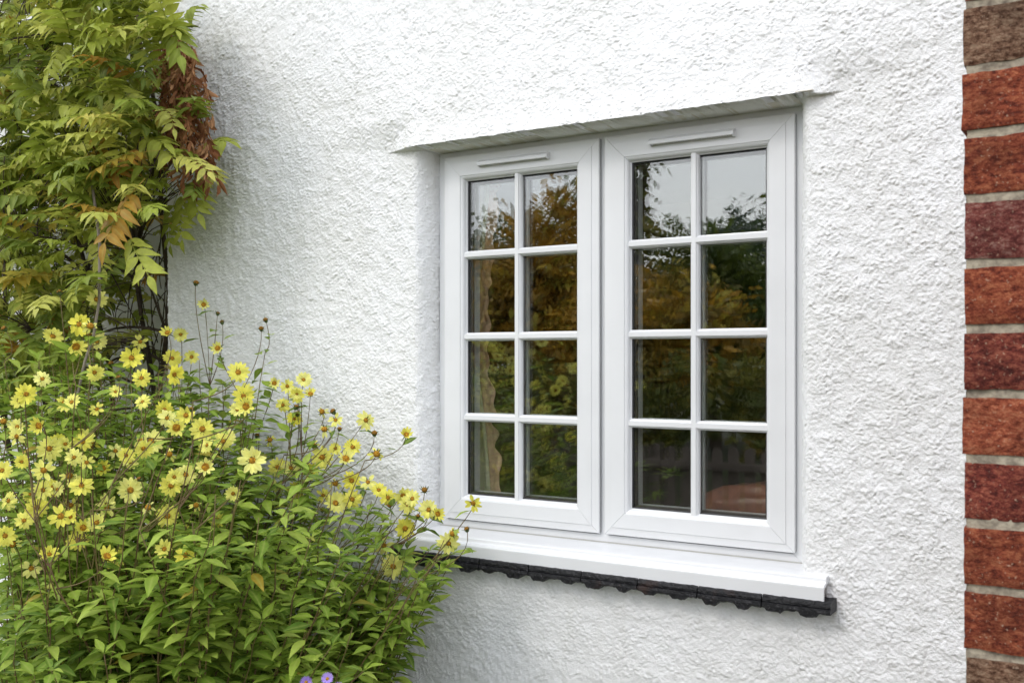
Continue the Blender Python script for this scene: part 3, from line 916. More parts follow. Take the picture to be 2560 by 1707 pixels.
# wisteria compound leaves: rachis with paired leaflets
WL = []
for sd in range(8):
    rr = random.Random(sd + 90)
    parts = []
    L = rr.uniform(0.20, 0.27); dr = rr.uniform(0.08, 0.6)
    def rach(u): return np.array((L * u * (1 - 0.18 * dr * u), 0.012 * math.sin(u * 3 + sd), 0.03 * u - dr * 0.17 * u * u))
    pts = [rach(u) for u in np.linspace(0, 1, 7)]
    parts.append(stick_arrays(pts, 0.0012))
    npair = rr.choice([5, 6, 6, 7])
    for k in range(npair + 1):
        u = 0.28 + 0.72 * k / npair
        base = rach(min(u, 1)); tang = rach(min(u + .02, 1.02)) - rach(u - .02)
        ta = math.atan2(-tang[2], tang[0])
        ln = 0.056 * (0.86 + 0.32 * math.sin(math.pi * (0.2 + 0.7 * k / npair))) * rr.uniform(0.88, 1.1)
        for s in ((1, -1) if k < npair else (0,)):
            st = [0.22, 0.85, 1.0, 0.78, 0.42, 0.02]
            lf = leaf_arrays(ln, ln * rr.uniform(0.36, 0.45), st, rr.uniform(0.05, 0.45), rr.uniform(0.15, 0.5), 0.0006, sd * 9 + k, wav=0.0012)
            yaw = s * R(rr.uniform(48, 68)) if s else R(rr.uniform(-8, 8))
            M = Matrix.Translation(Vector(base)) @ Matrix.Rotation(ta, 4, 'Y') @ Matrix.Rotation(yaw, 4, 'Z') @ Matrix.Rotation(R(rr.uniform(-5, 32)), 4, 'Y') @ Matrix.Rotation(R(rr.uniform(-18, 18)), 4, 'X')
            parts.append(xf(lf, M))
    WL.append(join(parts))
# dead, curled leaves
DL = []
for sd in range(4):
    rr = random.Random(sd + 300)
    parts = []
    for k in range(9):
        lf = leaf_arrays(rr.uniform(0.04, 0.07), rr.uniform(0.012, 0.022), [0.2, 0.8, 1, 0.8, 0.4, 0.03], rr.uniform(-0.5, 0.6), rr.uniform(0.5, 1.3), 0.002, sd * 7 + k, wav=0.003)
        M = Matrix.Translation(Vector((0.02 * k + 0.02, rr.uniform(-.012, .012), rr.uniform(-.012, .012)))) @ Matrix.Rotation(rr.uniform(-1.1, 1.1), 4, 'Z') @ Matrix.Rotation(rr.uniform(-0.7, 0.7), 4, 'Y') @ Matrix.Rotation(rr.uniform(0, 6.3), 4, 'X')
        parts.append(xf(lf, M))
    parts.append(stick_arrays([(0.03 * k, 0, 0.003 * math.sin(k)) for k in range(8)], 0.0012))
    DL.append(join(parts))

def part_mesh(name, part, mat, tint=0.0):
    V, F, r_ = part
    return np_mesh(name, V, F, mat, True, {'rib': r_, 'tint': np.full(len(V), tint)})

def orient(pos, axis, up, scale=1.0, roll=0.0):
    x = Vector(axis).normalized()
    y = Vector(up).cross(x)
    if y.length < 1e-4: y = Vector((0, 1, 0.1)).cross(x)
    y.normalize(); z = x.cross(y)
    M = Matrix((( x.x, y.x, z.x, 0), (x.y, y.y, z.y, 0), (x.z, y.z, z.z, 0), (0, 0, 0, 1)))
    return Matrix.Translation(Vector(pos)) @ M @ Matrix.Rotation(roll, 4, 'X') @ Matrix.Scale(scale, 4)

def place_leaves(parent, lst, variants, meshes, name, stuff_name, mat, limit=300, key=None):
    """lst: (M, variant); the ones that show largest become objects, the rest one part"""
    base = parent.location
    if key: lst = sorted(lst, key=key)
    for M, v in lst[:limit]:
        o = bpy.data.objects.new(name, meshes[v])
        col.objects.link(o); o.parent = parent
        o.matrix_local = Matrix.Translation(-base) @ M
    rest = lst[limit:]
    if rest:
        parts, tints = [], []
        rr = random.Random(5)
        for M, v in rest:
            p = xf(variants[v], M); parts.append(p); tints.append(np.full(len(p[0]), rr.random()))
        V, F, r_ = join(parts)
        V = V - np.array(base)
        me = np_mesh(stuff_name, V, F, mat, True, {'rib': r_, 'tint': np.concatenate(tints)})
        o = link(stuff_name, me, parent); o['kind'] = 'stuff'

SLM = [part_mesh('leaf', p, M_SLEAF) for p in SL]
WLM = [part_mesh('leaf', p, M_WIST) for p in WL]
DLM = [part_mesh('dead_leaf', p, M_DEAD) for p in DL]

# flower heads, face towards +X
def flower_part(npet, Rp, wid, tilt, seed, drop=0.0, row2=True):
    rr = random.Random(seed)
    parts = []
    for k in range(npet):
        if rr.random() < drop: continue
        a = 2 * math.pi * (k + rr.uniform(-0.22, 0.22)) / npet
        ln = Rp * rr.uniform(0.86, 1.08)
        lf = leaf_arrays(ln, wid * rr.uniform(0.85, 1.15), [0.34, 0.82, 1.0, 0.80, 0.30], rr.uniform(-0.10, 0.30) , rr.uniform(0.10, 0.35), 0.0, seed + k, wav=0.0004)
        tl = tilt + rr.uniform(-0.16, 0.16)
        # petal lies radially: local X -> radial, Z -> flower axis
        M = Matrix.Rotation(a, 4, 'X') @ Matrix.Translation(Vector((0.0012 * (k % 2), 0, 0.0062))) @ Matrix.Rotation(-math.pi / 2 + tl, 4, 'Y') @ Matrix.Rotation(rr.uniform(-.2, .2), 4, 'X')
        M = M @ Matrix.Rotation(math.pi, 4, 'X')
        parts.append(xf(lf, M))
    return join(parts)

def disc_mesh(name, r, h, seed):
    m = MB(); nu, nv = 12, 5
    vs = []
    for j in range(nv + 1):
        ph = (math.pi / 2) * j / nv
        for i in range(nu):
            t = 2 * math.pi * i / nu
            rr_ = r * math.cos(ph) * (1 + 0.10 * mnoise.noise(Vector((math.cos(t) * 3, math.sin(t) * 3, j + seed))))
            vs.append((h * math.sin(ph) * (1 - 0.25 * (j == nv)) + 0.0008 * mnoise.noise(Vector((i * 1.7, j * 2.1, seed))), rr_ * math.cos(t), rr_ * math.sin(t)))
    fs = [(j*nu+i, j*nu+(i+1) % nu, (j+1)*nu+(i+1) % nu, (j+1)*nu+i) for j in range(nv) for i in range(nu)]
    fs.append(tuple(range(nu))[::-1])
    me = bpy.data.meshes.new(name); me.from_pydata(vs, [], fs); me.materials.append(M_DISC)
    me.polygons.foreach_set('use_smooth', [True] * len(fs)); me.update()
    return me

def calyx_mesh(name, seed, n=11, ln=0.012, spread=0.9, mat=None):
    rr = random.Random(seed)
    parts = []
    for k in range(n):
        a = 2 * math.pi * k / n + rr.uniform(-.2, .2)
        lf = leaf_arrays(ln * rr.uniform(.8, 1.2), 0.0032, [0.9, 1.0, 0.6, 0.05], rr.uniform(-.5, .5), 0.2, 0, k)
        M = Matrix.Rotation(a, 4, 'X') @ Matrix.Translation(Vector((-0.003, 0, 0.0035))) @ Matrix.Rotation(-math.pi / 2 + spread + rr.uniform(-.3, .3), 4, 'Y')
        parts.append(xf(lf, M))
    # cup
    V, F = [], []
    for j, (x, r_) in enumerate(((-0.009, 0.0012), (-0.007, 0.0045), (-0.002, 0.0068), (0.0006, 0.0062))):
        for i in range(8):
            t = 2 * math.pi * i / 8; V.append((x, r_ * math.cos(t), r_ * math.sin(t)))
    for j in range(3):
        for i in range(8): F.append((j*8+i, j*8+(i+1) % 8, (j+1)*8+(i+1) % 8, (j+1)*8+i))
    parts.append((np.array(V), np.array(F), np.zeros(len(V))))
    V, F, r_ = join(parts)
    return np_mesh(name, V, F, mat or M_SEPAL, True, {'rib': r_, 'tint': np.zeros(len(V))})

FLP = [flower_part(14, 0.0235, 0.0122, 0.10, 1), flower_part(15, 0.0228, 0.0116, 0.25, 2), flower_part(13, 0.0240, 0.0124, -0.05, 3),
       flower_part(14, 0.0230, 0.0118, 0.42, 4, drop=0.10), flower_part(11, 0.0220, 0.0118, 0.05, 5, drop=0.06)]
FLM = [part_mesh('flower', p, M_PETAL) for p in FLP]
HALFM = part_mesh('flower', flower_part(10, 0.0160, 0.0070, 0.95, 8), M_PETAL)
FADEM = part_mesh('flower', flower_part(11, 0.0170, 0.0060, -0.75, 9, drop=0.45), M_PETAL)
DISCM = [disc_mesh('flower_disc', 0.0080, 0.0050, 1), disc_mesh('flower_disc', 0.0074, 0.0042, 2), disc_mesh('flower_disc', 0.0076, 0.0075, 3)]
CALM = [calyx_mesh('calyx', 1), calyx_mesh('calyx', 2, 12, 0.014, 0.5)]
SPENTM = disc_mesh('seed_head', 0.0076, 0.0075, 4)
SPENTM.materials.clear(); SPENTM.materials.append(plain('spent_disc', (0.34, 0.17, 0.02), 0.8, 0.2, dirt=(0.07, 0.03, 0.01), nscale=300, bump=1.0, bscale=500))
M_DRY = plain('dry_seed_head', (0.06, 0.035, 0.018), 0.9, 0.2, noise=0.4, nscale=200)
SEEDM = calyx_mesh('seed_head', 5, 14, 0.013, 0.8, M_DRY)

def add_flower(parent, pos, face, size, kind, rr):
    """kind: 0 open, 1 half, 2 faded, 3 spent seed head"""
    base = parent.location
    M = orient(pos, face, (0, 0, 1), size, rr.uniform(0, 6.28))
    L = Matrix.Translation(-base) @ M
    if kind == 3:
        o = bpy.data.objects.new('seed_head', SPENTM); col.objects.link(o); o.parent = parent; o.matrix_local = L
        c = bpy.data.objects.new('calyx', CALM[1]); col.objects.link(c); c.parent = o
        return
    me = HALFM if kind == 1 else FADEM if kind == 2 else FLM[rr.randrange(5)]
    o = bpy.data.objects.new('flower', me); col.objects.link(o); o.parent = parent; o.matrix_local = L
    d = bpy.data.objects.new('flower_disc', DISCM[2 if kind == 2 else rr.randrange(2)]); col.objects.link(d); d.parent = o
    c = bpy.data.objects.new('calyx', CALM[0 if kind != 1 else 1]); col.objects.link(c); c.parent = o

def bez(a, b, c, n):
    a, b, c = Vector(a), Vector(b), Vector(c)
    return [a * (1 - t) ** 2 + b * 2 * t * (1 - t) + c * t * t for t in [i / n for i in range(n + 1)]]

D = 2560 / 2352.0
# prominent flower heads: x, y, diameter in the 2352 px view; kind
FLOWERS = [(222,688,46,0),(182,745,48,0),(121,773,46,0),(152,709,38,0),(100,712,40,0),(322,785,34,0),(302,822,50,0),(395,823,42,0),(400,860,46,0),
 (415,768,32,0),(440,820,32,0),(547,855,46,0),(562,898,44,0),(465,985,50,0),(378,941,40,0),(347,1013,54,0),(217,855,40,0),(325,868,38,0),(697,872,36,0),
 (660,887,32,0),(682,903,30,0),(713,905,26,1),(630,880,26,1),(545,940,34,0),(650,930,30,0),(580,1057,62,0),(740,1050,46,0),(840,965,40,0),(933,998,28,1),
 (810,1027,38,0),(770,1030,28,0),(720,1023,30,2),(427,1090,46,0),(393,1115,46,0),(300,1125,54,0),(187,1115,48,0),(245,1160,52,0),(113,1030,52,0),(100,1080,48,0),
 (85,1165,46,0),(140,1185,52,0),(163,1160,42,0),(180,1240,48,0),(385,1185,48,0),(378,1260,42,0),(265,1280,54,0),(72,1305,46,0),(158,1388,54,0),(12,1230,46,0),
 (535,1133,34,0),(653,1232,24,1),(770,1155,50,0),(742,1137,34,0),(808,1103,42,0),(845,1107,40,0),(870,1125,34,0),(925,1137,42,0),(985,1170,44,0),(930,1213,46,0),
 (882,1252,44,0),(903,1300,52,0),(1087,1155,40,0),(1030,1247,46,0),(1040,1225,32,2),(468,700,26,1),(385,765,28,1),(40,980,36,0),(60,905,44,0),(97,870,34,0),
 (190,1015,40,0),(223,940,34,0),(170,1050,36,0),(30,1250,36,2),(55,1195,36,0),(5,1080,42,0),(770,1110,32,2),(740,945,30,2),(1005,1180,30,1),(50,1060,32,0),
 (70,1135,34,0),(450,1160,30,2),(395,1220,26,1),(265,1035,34,0),(20,1150,40,0),(265,900,30,0),(500,800,28,1),(430,1075,40,0),(150,1020,36,0),(210,1020,36,2),(400,1095,36,0),
 (330,1030,40,0),(470,1030,32,1),(340,1165,34,2),(620,1010,28,2),(300,1060,32,0),(120,1120,40,0),(235,1075,34,1),
 (450,650,24,3),(610,735,22,3),(600,755,22,3),(683,950,24,3),(590,1000,22,3),(860,995,26,3),(765,945,26,3),(975,1125,26,3),(680,935,24,3),(510,740,20,3),(185,1460,24,3),
 (440,940,22,3),(780,985,20,3),(895,1160,22,3),(1072,1215,24,3),(137,672,26,3),(10,755,26,3),(272,868,24,3),(255,835,24,3),(205,770,24,3),(320,1100,22,3),(740,1170,22,3),(960,1185,20,3),(500,720,18,3)]

bush = empty('sunflower_bush', (-2.15, -0.62, 0))
tag(bush, 'large bushy plant of pale yellow daisy flowers in front of the white wall', 'flowering plant')
rr = random.Random(21)
def wall_depth(px):
    u = (px - 1280) / FPX
    dy = VX.y + RX.y * u
    return (YW - CAM.y) / dy
heads = []
FX = list(FLOWERS)
for poly, n_ in (([(0,900),(200,900),(420,900),(500,1000),(520,1220),(330,1330),(0,1390)], 34), ([(480,900),(680,900),(860,1020),(1000,1150),(960,1260),(700,1150),(520,1080)], 22), ([(90,690),(220,690),(260,850),(60,860)], 6)):
    q = 0
    while q < n_:
        ax_, ay_ = rr.uniform(0, 1050), rr.uniform(680, 1300)
        j_ = len(poly) - 1; c_ = False
        for i_ in range(len(poly)):
            (xi, yi), (xj, yj) = poly[i_], poly[j_]
            if (yi > ay_) != (yj > ay_) and ax_ < (xj - xi) * (ay_ - yi) / (yj - yi) + xi: c_ = not c_
            j_ = i_
        if not c_: continue
        FX.append((ax_, ay_, rr.uniform(32, 44), rr.choice([0, 0, 0, 0, 0, 1, 2]))); q += 1
for (dx, dy, sz, kd) in FX:
    px, py = dx * D, dy * D
    dia = {0: 0.060, 1: 0.036, 2: 0.040, 3: 0.032}[kd]
    dep = dia * FPX / (sz * D)
    dep = max(1.95, min(dep, wall_depth(px) - 0.22 / 0.85))
    if dx < 560 and dy > 840: dep = min(dep, 2.12 + 0.45 * rr.random())
    if dy < 800: dep = max(dep, 2.25)
    p = at_depth(px, py, dep)
    heads.append((p, kd, (1.14 if kd < 3 else 0.9) * sz * D * dep / FPX / {0: 0.060, 1: 0.036, 2: 0.040, 3: 0.026}[kd]))
leaves = []
def stem_leaf(p, out, ln, droopy, rr):
    ax = Vector(out); ax.z = rr.uniform(-0.15, 0.75) - droopy
    v = rr.randrange(6)
    M = orient(p, ax, Vector((rr.uniform(-.35, .35), rr.uniform(-.5, .2), 1)), ln / 0.110)
    leaves.append((M, v))

def grow_stem(base, tip, rr, r0=0.0042, leafy=(0.25, 0.93), n=14, big=0.115, small=0.045, spacing=0.055):
    """a stem from the ground to the tip with opposite leaf pairs; returns its points"""
    mid = Vector((base.x * 0.62 + tip.x * 0.38, base.y * 0.62 + tip.y * 0.38, base.z * 0.42 + tip.z * 0.58))
    pts = bez(base, mid, tip, n)
    bow = Vector((rr.gauss(0, .035), rr.gauss(0, .035), 0))
    for i in range(1, n):
        pts[i] += Vector((rr.uniform(-1, 1), rr.uniform(-1, 1), 0)) * 0.007 + bow * math.sin(math.pi * i / n)
    L = sum((pts[i + 1] - pts[i]).length for i in range(n))
    s = leafy[0] * L
    az = rr.uniform(0, 6.28)
    while s < leafy[1] * L:
        f = s / L * n; i = min(n - 1, int(f)); p = pts[i].lerp(pts[i + 1], f - i)
        ln = big + (small - big) * (s / L) ** 1.6
        for q in (0, math.pi):
            a = az + q + rr.uniform(-.3, .3)
            stem_leaf(p, (math.cos(a), math.sin(a), 0), ln * rr.uniform(0.7, 1.2), 0.15, rr)
        az += math.pi / 2 + rr.uniform(-.3, .3)
        s += spacing * rr.uniform(0.8, 1.3) * (1 - 0.25 * s / L)
    return pts, [r0 * (1 - 0.72 * i / n) for i in range(n + 1)]

FACING = []
# main stems: cluster the heads, each cluster shares one main stem
order = sorted(range(len(heads)), key=lambda i: (round(heads[i][0].x * 5), heads[i][0].z))
clusters = []
left = list(range(len(heads)))
while left:
    i = left.pop(0)
    grp = [i]
    near_ = sorted(left, key=lambda j: (heads[j][0] - heads[i][0]).length)
    for j in near_[:3]:
        if (heads[j][0] - heads[i][0]).length < 0.14:
            grp.append(j); left.remove(j)
    clusters.append(grp)
for grp in clusters:
    c = sum((heads[i][0] for i in grp), Vector()) / len(grp)
    zl = min(heads[i][0].z for i in grp)
    b = Vector((-2.15 + (c.x + 2.15) * (0.25 if c.x > -2.15 else 0.5) + rr.uniform(-.26, .26), -0.62 + (c.y + 0.62) * 0.5 + rr.uniform(-.10, .10), 0.0))
    j = Vector((c.x, c.y, zl - rr.uniform(0.10, 0.20)))
    if len(grp) == 1: j = Vector(c) - Vector((0, 0, 0.09))
    if c.x > -1.95: j += Vector((-0.10, -0.05, 0.02))
    pts, rads = grow_stem(b, j, rr, leafy=(0.22, 0.97), big=0.092, small=0.066, spacing=0.026)
    m = MB(); m.tube(pts, rads, 5)
    for i in grp:
        p, kd, sz = heads[i]
        # faces look up and out, mostly towards the open garden
        tw = Vector((0.70 + rr.gauss(0, .28), -0.66 + rr.gauss(0, .22), 0.22 + rr.gauss(0, .22)))
        if kd == 3: tw = Vector((rr.gauss(0, .3), -0.3 + rr.gauss(0, .3), 1))
        tw.normalize()
        if i < 66 and kd == 0: FACING.append((p, tw))
        neck = p - tw * 0.008 * sz
        br_ = bez(j, Vector(neck) - tw * 0.05 + Vector((0, 0, -0.03)), neck, 7)
        m.tube(br_, [0.0015 - 0.0005 * q / 7 for q in range(8)], 4)
        for q in (1, 3, 4, 5):
            if rr.random() < 0.9:
                a = rr.uniform(0, 6.28)
                stem_leaf(br_[q], (math.cos(a), math.sin(a), 0), rr.uniform(0.042, 0.075), 0.0, rr)
        add_flower(bush, p, tw, sz, kd, rr)
    m.build('stem', M_STEM, bush)

# leafy stems without flowers filling the body of the bush: outline in the 2352 px view
BUSH_POLY = [(-60,830),(60,790),(200,770),(330,800),(430,800),(560,900),(640,950),(720,1080),(830,1120),(960,1200),(1040,1250),(1030,1330),(940,1420),(900,1500),(860,1600),(-60,1620)]
def inpoly(x, y, poly):
    c = False; j = len(poly) - 1
    for i in range(len(poly)):
        (xi, yi), (xj, yj) = poly[i], poly[j]
        if (yi > y) != (yj > y) and x < (xj - xi) * (y - yi) / (yj - yi) + xi: c = not c
        j = i
    return c
cnt = 0
tries = 0
EXTRA = [(1045,1262),(1050,1290),(1030,1300),(1015,1275),(985,1265),(1035,1270),(1010,1310),(960,1290),(930,1380),(880,1400),(850,1330),(1000,1225),(900,1460),(985,1340),(940,1250),(1020,1240),(870,1480),(905,1350),(960,1330)]
while cnt < 285 and tries < 6000:
    tries += 1
    dx_ = rr.uniform(-60, 1050); dy_ = rr.uniform(780, 1560)
    if EXTRA: dx_, dy_ = EXTRA.pop()
    if not inpoly(dx_, dy_, BUSH_POLY): continue
    wd = wall_depth(dx_ * D)
    dep = rr.uniform(2.0, wd - 0.20)
    if dy_ < 1080: dep = rr.uniform(min(2.7, wd - 0.25), wd - 0.20)
    if dx_ > 840: dep = wd - rr.uniform(0.22, 0.5)
    p = at_depth(dx_ * D, dy_ * D, dep)
    if p.y > -0.16 or p.x < -3.3 or p.z < 0.45: continue
    b = Vector((-2.15 + (p.x + 2.15) * (0.34 if p.x > -2.15 else 0.6) + rr.uniform(-.12, .12), -0.62 + (p.y + 0.62) * 0.55 + rr.uniform(-.1, .1), 0))
    pts, rads = grow_stem(b, p, rr, r0=0.0038, leafy=(0.25, 1.0), big=0.094, small=0.056, spacing=0.029)
    m = MB(); m.tube(pts, rads, 5); m.build('stem', M_STEM, bush)
    # whorl of small leaves at the growing tip
    for q in range(4):
        a = q * 1.57 + rr.uniform(-.3, .3)
        stem_leaf(pts[-1], (math.cos(a), math.sin(a), 0), rr.uniform(0.035, 0.06), -0.35, rr)
    cnt += 1

def show_key(item):
    M, v = item
    p = M.translation
    q = p - CAM; d = q.dot(VX)
    pr = project(p)
    if pr is None or not (-20 < pr[0] < 2580 and -20 < pr[1] < 1727): return 50 + d
    return d + 0.25 * rnd.random()
# the open heads stand clear of the leaves: none grows in the cone each head faces; none touches the wall
LP = np.array([[tuple(M @ Vector((u, 0, 0))) for u in (0.02, 0.055, 0.095)] for M, v in leaves])
ok = np.ones(len(leaves), bool)
for p, tw in FACING:
    vv = LP - np.array(tuple(p)); t = vv @ np.array(tuple(tw))
    r2 = (vv ** 2).sum(-1) - t * t
    ok &= ~((t > -0.004) & (t < 0.50) & (r2 < (0.027 + 0.15 * t) ** 2)).any(1)
leaves = [it for it, o_ in zip(leaves, ok) if o_]
leaves = [(M, v) for (M, v) in leaves if M.translation.y < -0.12 and (M @ Vector((0.11, 0, 0))).y < -0.085 and M.translation.z > 0.12]
place_leaves(bush, leaves, SL, SLM, 'leaf', 'foliage', M_SLEAF, 300, show_key)

# ------------------------------------------------------------------ a second clump, out of frame on the left, mirrored in the panes
bush2 = empty('sunflower_bush', (-2.62, -1.95, 0))
tag(bush2, 'yellow daisy clump mirrored in the lower panes of the left sash', 'flowering plant')
leaves = []
for k in range(34):
    b = Vector((-2.62 + rr.uniform(-.3, .3), -1.95 + rr.uniform(-.3, .25), 0))
    t = Vector((-2.62 + rr.uniform(-.40, .36), -1.95 + rr.uniform(-.4, .4), rr.uniform(0.85, 1.58)))
    pts, rads = grow_stem(b, t, rr, leafy=(0.25, 0.96), big=0.115, small=0.05, spacing=0.07)
    m = MB(); m.tube(pts, rads, 4)
    for q in range(2):
        p = t + Vector((rr.uniform(-.06, .06), rr.uniform(-.06, .06), rr.uniform(0.02, .08)))
        tw = Vector((0.3 + rr.gauss(0, .5), 0.7 + rr.gauss(0, .4), 0.3)).normalized()
        m.tube(bez(t, t.lerp(p, .5), p - tw * 0.01, 4), [0.0018] * 5, 4)
        add_flower(bush2, p, tw, 1.05, 0 if rr.random() < .8 else 2, rr)
    m.build('stem', M_STEM, bush2)
place_leaves(bush2, leaves, SL, SLM, 'leaf', 'foliage', M_SLEAF, 60)

# ------------------------------------------------------------------ purple asters at the foot of the bush
aster = empty('aster_plant', (-1.42, -0.90, 0))
tag(aster, 'small lilac aster peeping out under the yellow flowering bush', 'flowering plant')
asp = []
for k in range(26):
    a = 2 * math.pi * k / 26
    lf = leaf_arrays(0.0125, 0.0028, [0.6, 1.0, 0.9, 0.2], 0.1, 0.2, 0, k)
    asp.append(xf(lf, Matrix.Rotation(a, 4, 'X') @ Matrix.Translation(Vector((0, 0, 0.0035))) @ Matrix.Rotation(-math.pi / 2 + 0.2 + 0.12 * (k % 3), 4, 'Y')))
ASTM = part_mesh('flower', join(asp), M_ASTER)
ASTD = disc_mesh('flower_disc', 0.0042, 0.0028, 7)
leaves = []
for (dx_, dy_, dep) in ((752, 1558, 1.98), (703, 1566, 1.97), (778, 1580, 1.96), (728, 1582, 1.99)):
    p = at_depth(dx_ * D, dy_ * D, dep)
    tw = Vector((0.45 + rr.gauss(0, .2), -0.75, 0.5 + rr.gauss(0, .2))).normalized()
    o = bpy.data.objects.new('flower', ASTM); col.objects.link(o); o.parent = aster
    o.matrix_local = Matrix.Translation(-aster.location) @ orient(p, tw, (0, 0, 1), 0.85, rr.random())
    d_ = bpy.data.objects.new('flower_disc', ASTD); col.objects.link(d_); d_.parent = o
    b = Vector((aster.location.x + rr.uniform(-.05, .05), aster.location.y + rr.uniform(-.05, .05), 0))
    pts, rads = grow_stem(b, p - tw * 0.003, rr, r0=0.0025, leafy=(0.3, 0.9), big=0.05, small=0.025, spacing=0.05)
    m = MB(); m.tube(pts, rads, 4); m.build('stem', M_STEM, aster)
place_leaves(aster, leaves, SL, SLM, 'leaf', 'foliage', M_SLEAF, 300)

# ------------------------------------------------------------------ wisteria over the corner of the house
wis = empty('wisteria', (-3.05, 0.15, 0))
tag(wis, 'climbing wisteria with yellowing feathery leaves over the wall corner', 'climber')
rr = random.Random(77)
WPOLY = [(-80,-60),(385,-60),(400,20),(392,75),(420,150),(450,250),(475,330),(495,400),(470,450),(405,480),(392,520),(385,560),(330,590),(380,640),(380,760),(300,800),(200,850),(120,890),(60,930),(-80,960)]
NOOK = [(235,560),(385,500),(385,800),(235,800)]
# woody stems
branches = []
m0 = None
starts = [(-3.06, 0.12), (-3.14, 0.20), (-3.26, 0.12), (-3.02, 0.24), (-3.4, 0.2), (-3.7, 0.25)]
targets = [(-2.98, -0.02, 3.2), (-3.1, 0.10, 3.3), (-3.6, 0.0, 3.1), (-3.05, 0.15, 3.2), (-4.1, 0.0, 3.0), (-4.5, 0.1, 2.7)]
for (sx, sy), t in zip(starts, targets):
    pts = []
    for i in range(23):
        u = i / 22
        x = sx + (t[0] - sx) * u + (0.10 * math.sin(u * 9 + sx * 20) + 0.03 * math.sin(u * 31 + sx * 50)) * (0.35 + u) * 0.6
        y = sy + (t[1] - sy) * u + 0.05 * math.sin(u * 9 + sy * 30)
        pts.append(Vector((x, y, t[2] * u)))
    branches.append(pts)
    mm = MB(); mm.tube(pts, [0.0125 - 0.007 * i / 22 for i in range(23)], 7); mm.build('trunk', M_WOOD, wis)
# side branches reaching outwards
side = []
for k in range(46):
    br_ = rr.choice(branches); i0 = rr.randrange(8, 22); p = br_[i0]
    e = p + Vector((rr.uniform(-0.7, 0.45), rr.uniform(-0.45, 0.05), rr.uniform(-0.15, 0.40)))
    e.x = max(-4.9, e.x)
    if e.x > XC - 0.03: e.y = min(e.y, YW - 0.09)
    pts = bez(p, p.lerp(e, .5) + Vector((0, -0.05, 0.12)), e, 9)
    if any(q.x > XC and q.y > YW - 0.03 for q in pts): continue
    side.append(pts)
    mm = MB(); mm.tube(pts, [0.0065 - 0.0045 * i / 9 for i in range(10)], 5); mm.build('branch', M_WOOD, wis)
# thin tangled twigs in the nook by the corner
for k in range(60):
    a = Vector((rr.uniform(-3.35, -2.88), rr.uniform(-0.02, 0.30), rr.uniform(0.9, 2.0)))
    b = a + Vector((rr.uniform(-.3, .12), rr.uniform(-.1, .1), rr.uniform(-.45, .45)))
    b.x = min(b.x, XC - 0.04)
    pts = bez(a, a.lerp(b, .5) + Vector((rr.uniform(-.12, .05), rr.uniform(-.05, .05), rr.uniform(-.1, .1))), b, 7)
    mm = MB(); mm.tube(pts, [0.0022] * 8, 4); mm.build('twig', M_WOOD, wis)
# the pale cane hanging in front
p0 = [at_depth(x * D, y * D, 2.95) for x, y in ((205, 380), (222, 500), (229, 560), (228, 690), (215, 770), (195, 830), (180, 900), (172, 960))]
mm = MB(); mm.tube(p0, [0.0042] * 8, 6); cane = mm.build('cane', M_TWIG, wis)
allpts = [q for b in branches + side for q in b]
AP = np.array([tuple(q) for q in allpts])
wl_, twig = [], MB()
tries = 0
while len(wl_) < 1100 and tries < 60000:
    tries += 1
    p = Vector((rr.uniform(-4.9, -2.40), 0, rr.uniform(1.0, 3.25)))
    # shell of the climber: it bulges forward of the wall face
    ymax = YB - 0.10 if p.x < XC else YW - 0.10
    ymin = -0.50
    p.y = ymin + (ymax - ymin) * rr.random() ** 0.9
    pr = project(p)
    if pr is None: continue
    dx_, dy_ = pr[0] / D, pr[1] / D
    if not inpoly(dx_, dy_, WPOLY): continue
    if inpoly(dx_, dy_, NOOK) and (p.y < 0.06 or rr.random() < 0.12): continue
    if 388 < dx_ < 480 and 60 < dy_ < 325 and rr.random() < 0.55: continue
    if p.x > XC - 0.05 and dx_ > 395 and p.y > YW - 0.05: continue
    ax = Vector((rr.gauss(0.15, 0.75), -abs(rr.gauss(0.55, 0.4)), rr.uniform(-0.35, 0.45)))
    if p.x > XC - 0.3: ax.x = rr.gauss(0.15, 0.5)
    ax.normalize()
    # the leaf tip must stay inside the outline as well
    tp = project(p + ax * 0.2)
    if tp and tp[0] / D > 400 and not inpoly(tp[0] / D - 25, tp[1] / D, WPOLY) and rr.random() < 0.85: continue
    tip = p + ax * 0.27
    if tip.x > XC and tip.y > YW - 0.05: continue
    v = rr.randrange(8)
    M = orient(p, ax, Vector((rr.uniform(-.3, .3), rr.uniform(-.55, .1), 1)), rr.uniform(0.75, 1.12))
    wl_.append((M, v))
    d2 = ((AP - np.array(tuple(p))) ** 2).sum(1); q = allpts[int(d2.argmin())]
    if (q - p).length < 0.5 and not (p.x > XC and q.y > YW):
        twig.tube(bez(q, q.lerp(p, .5) + Vector((0, -.03, .04)), p, 5), [0.0018] * 6, 3)
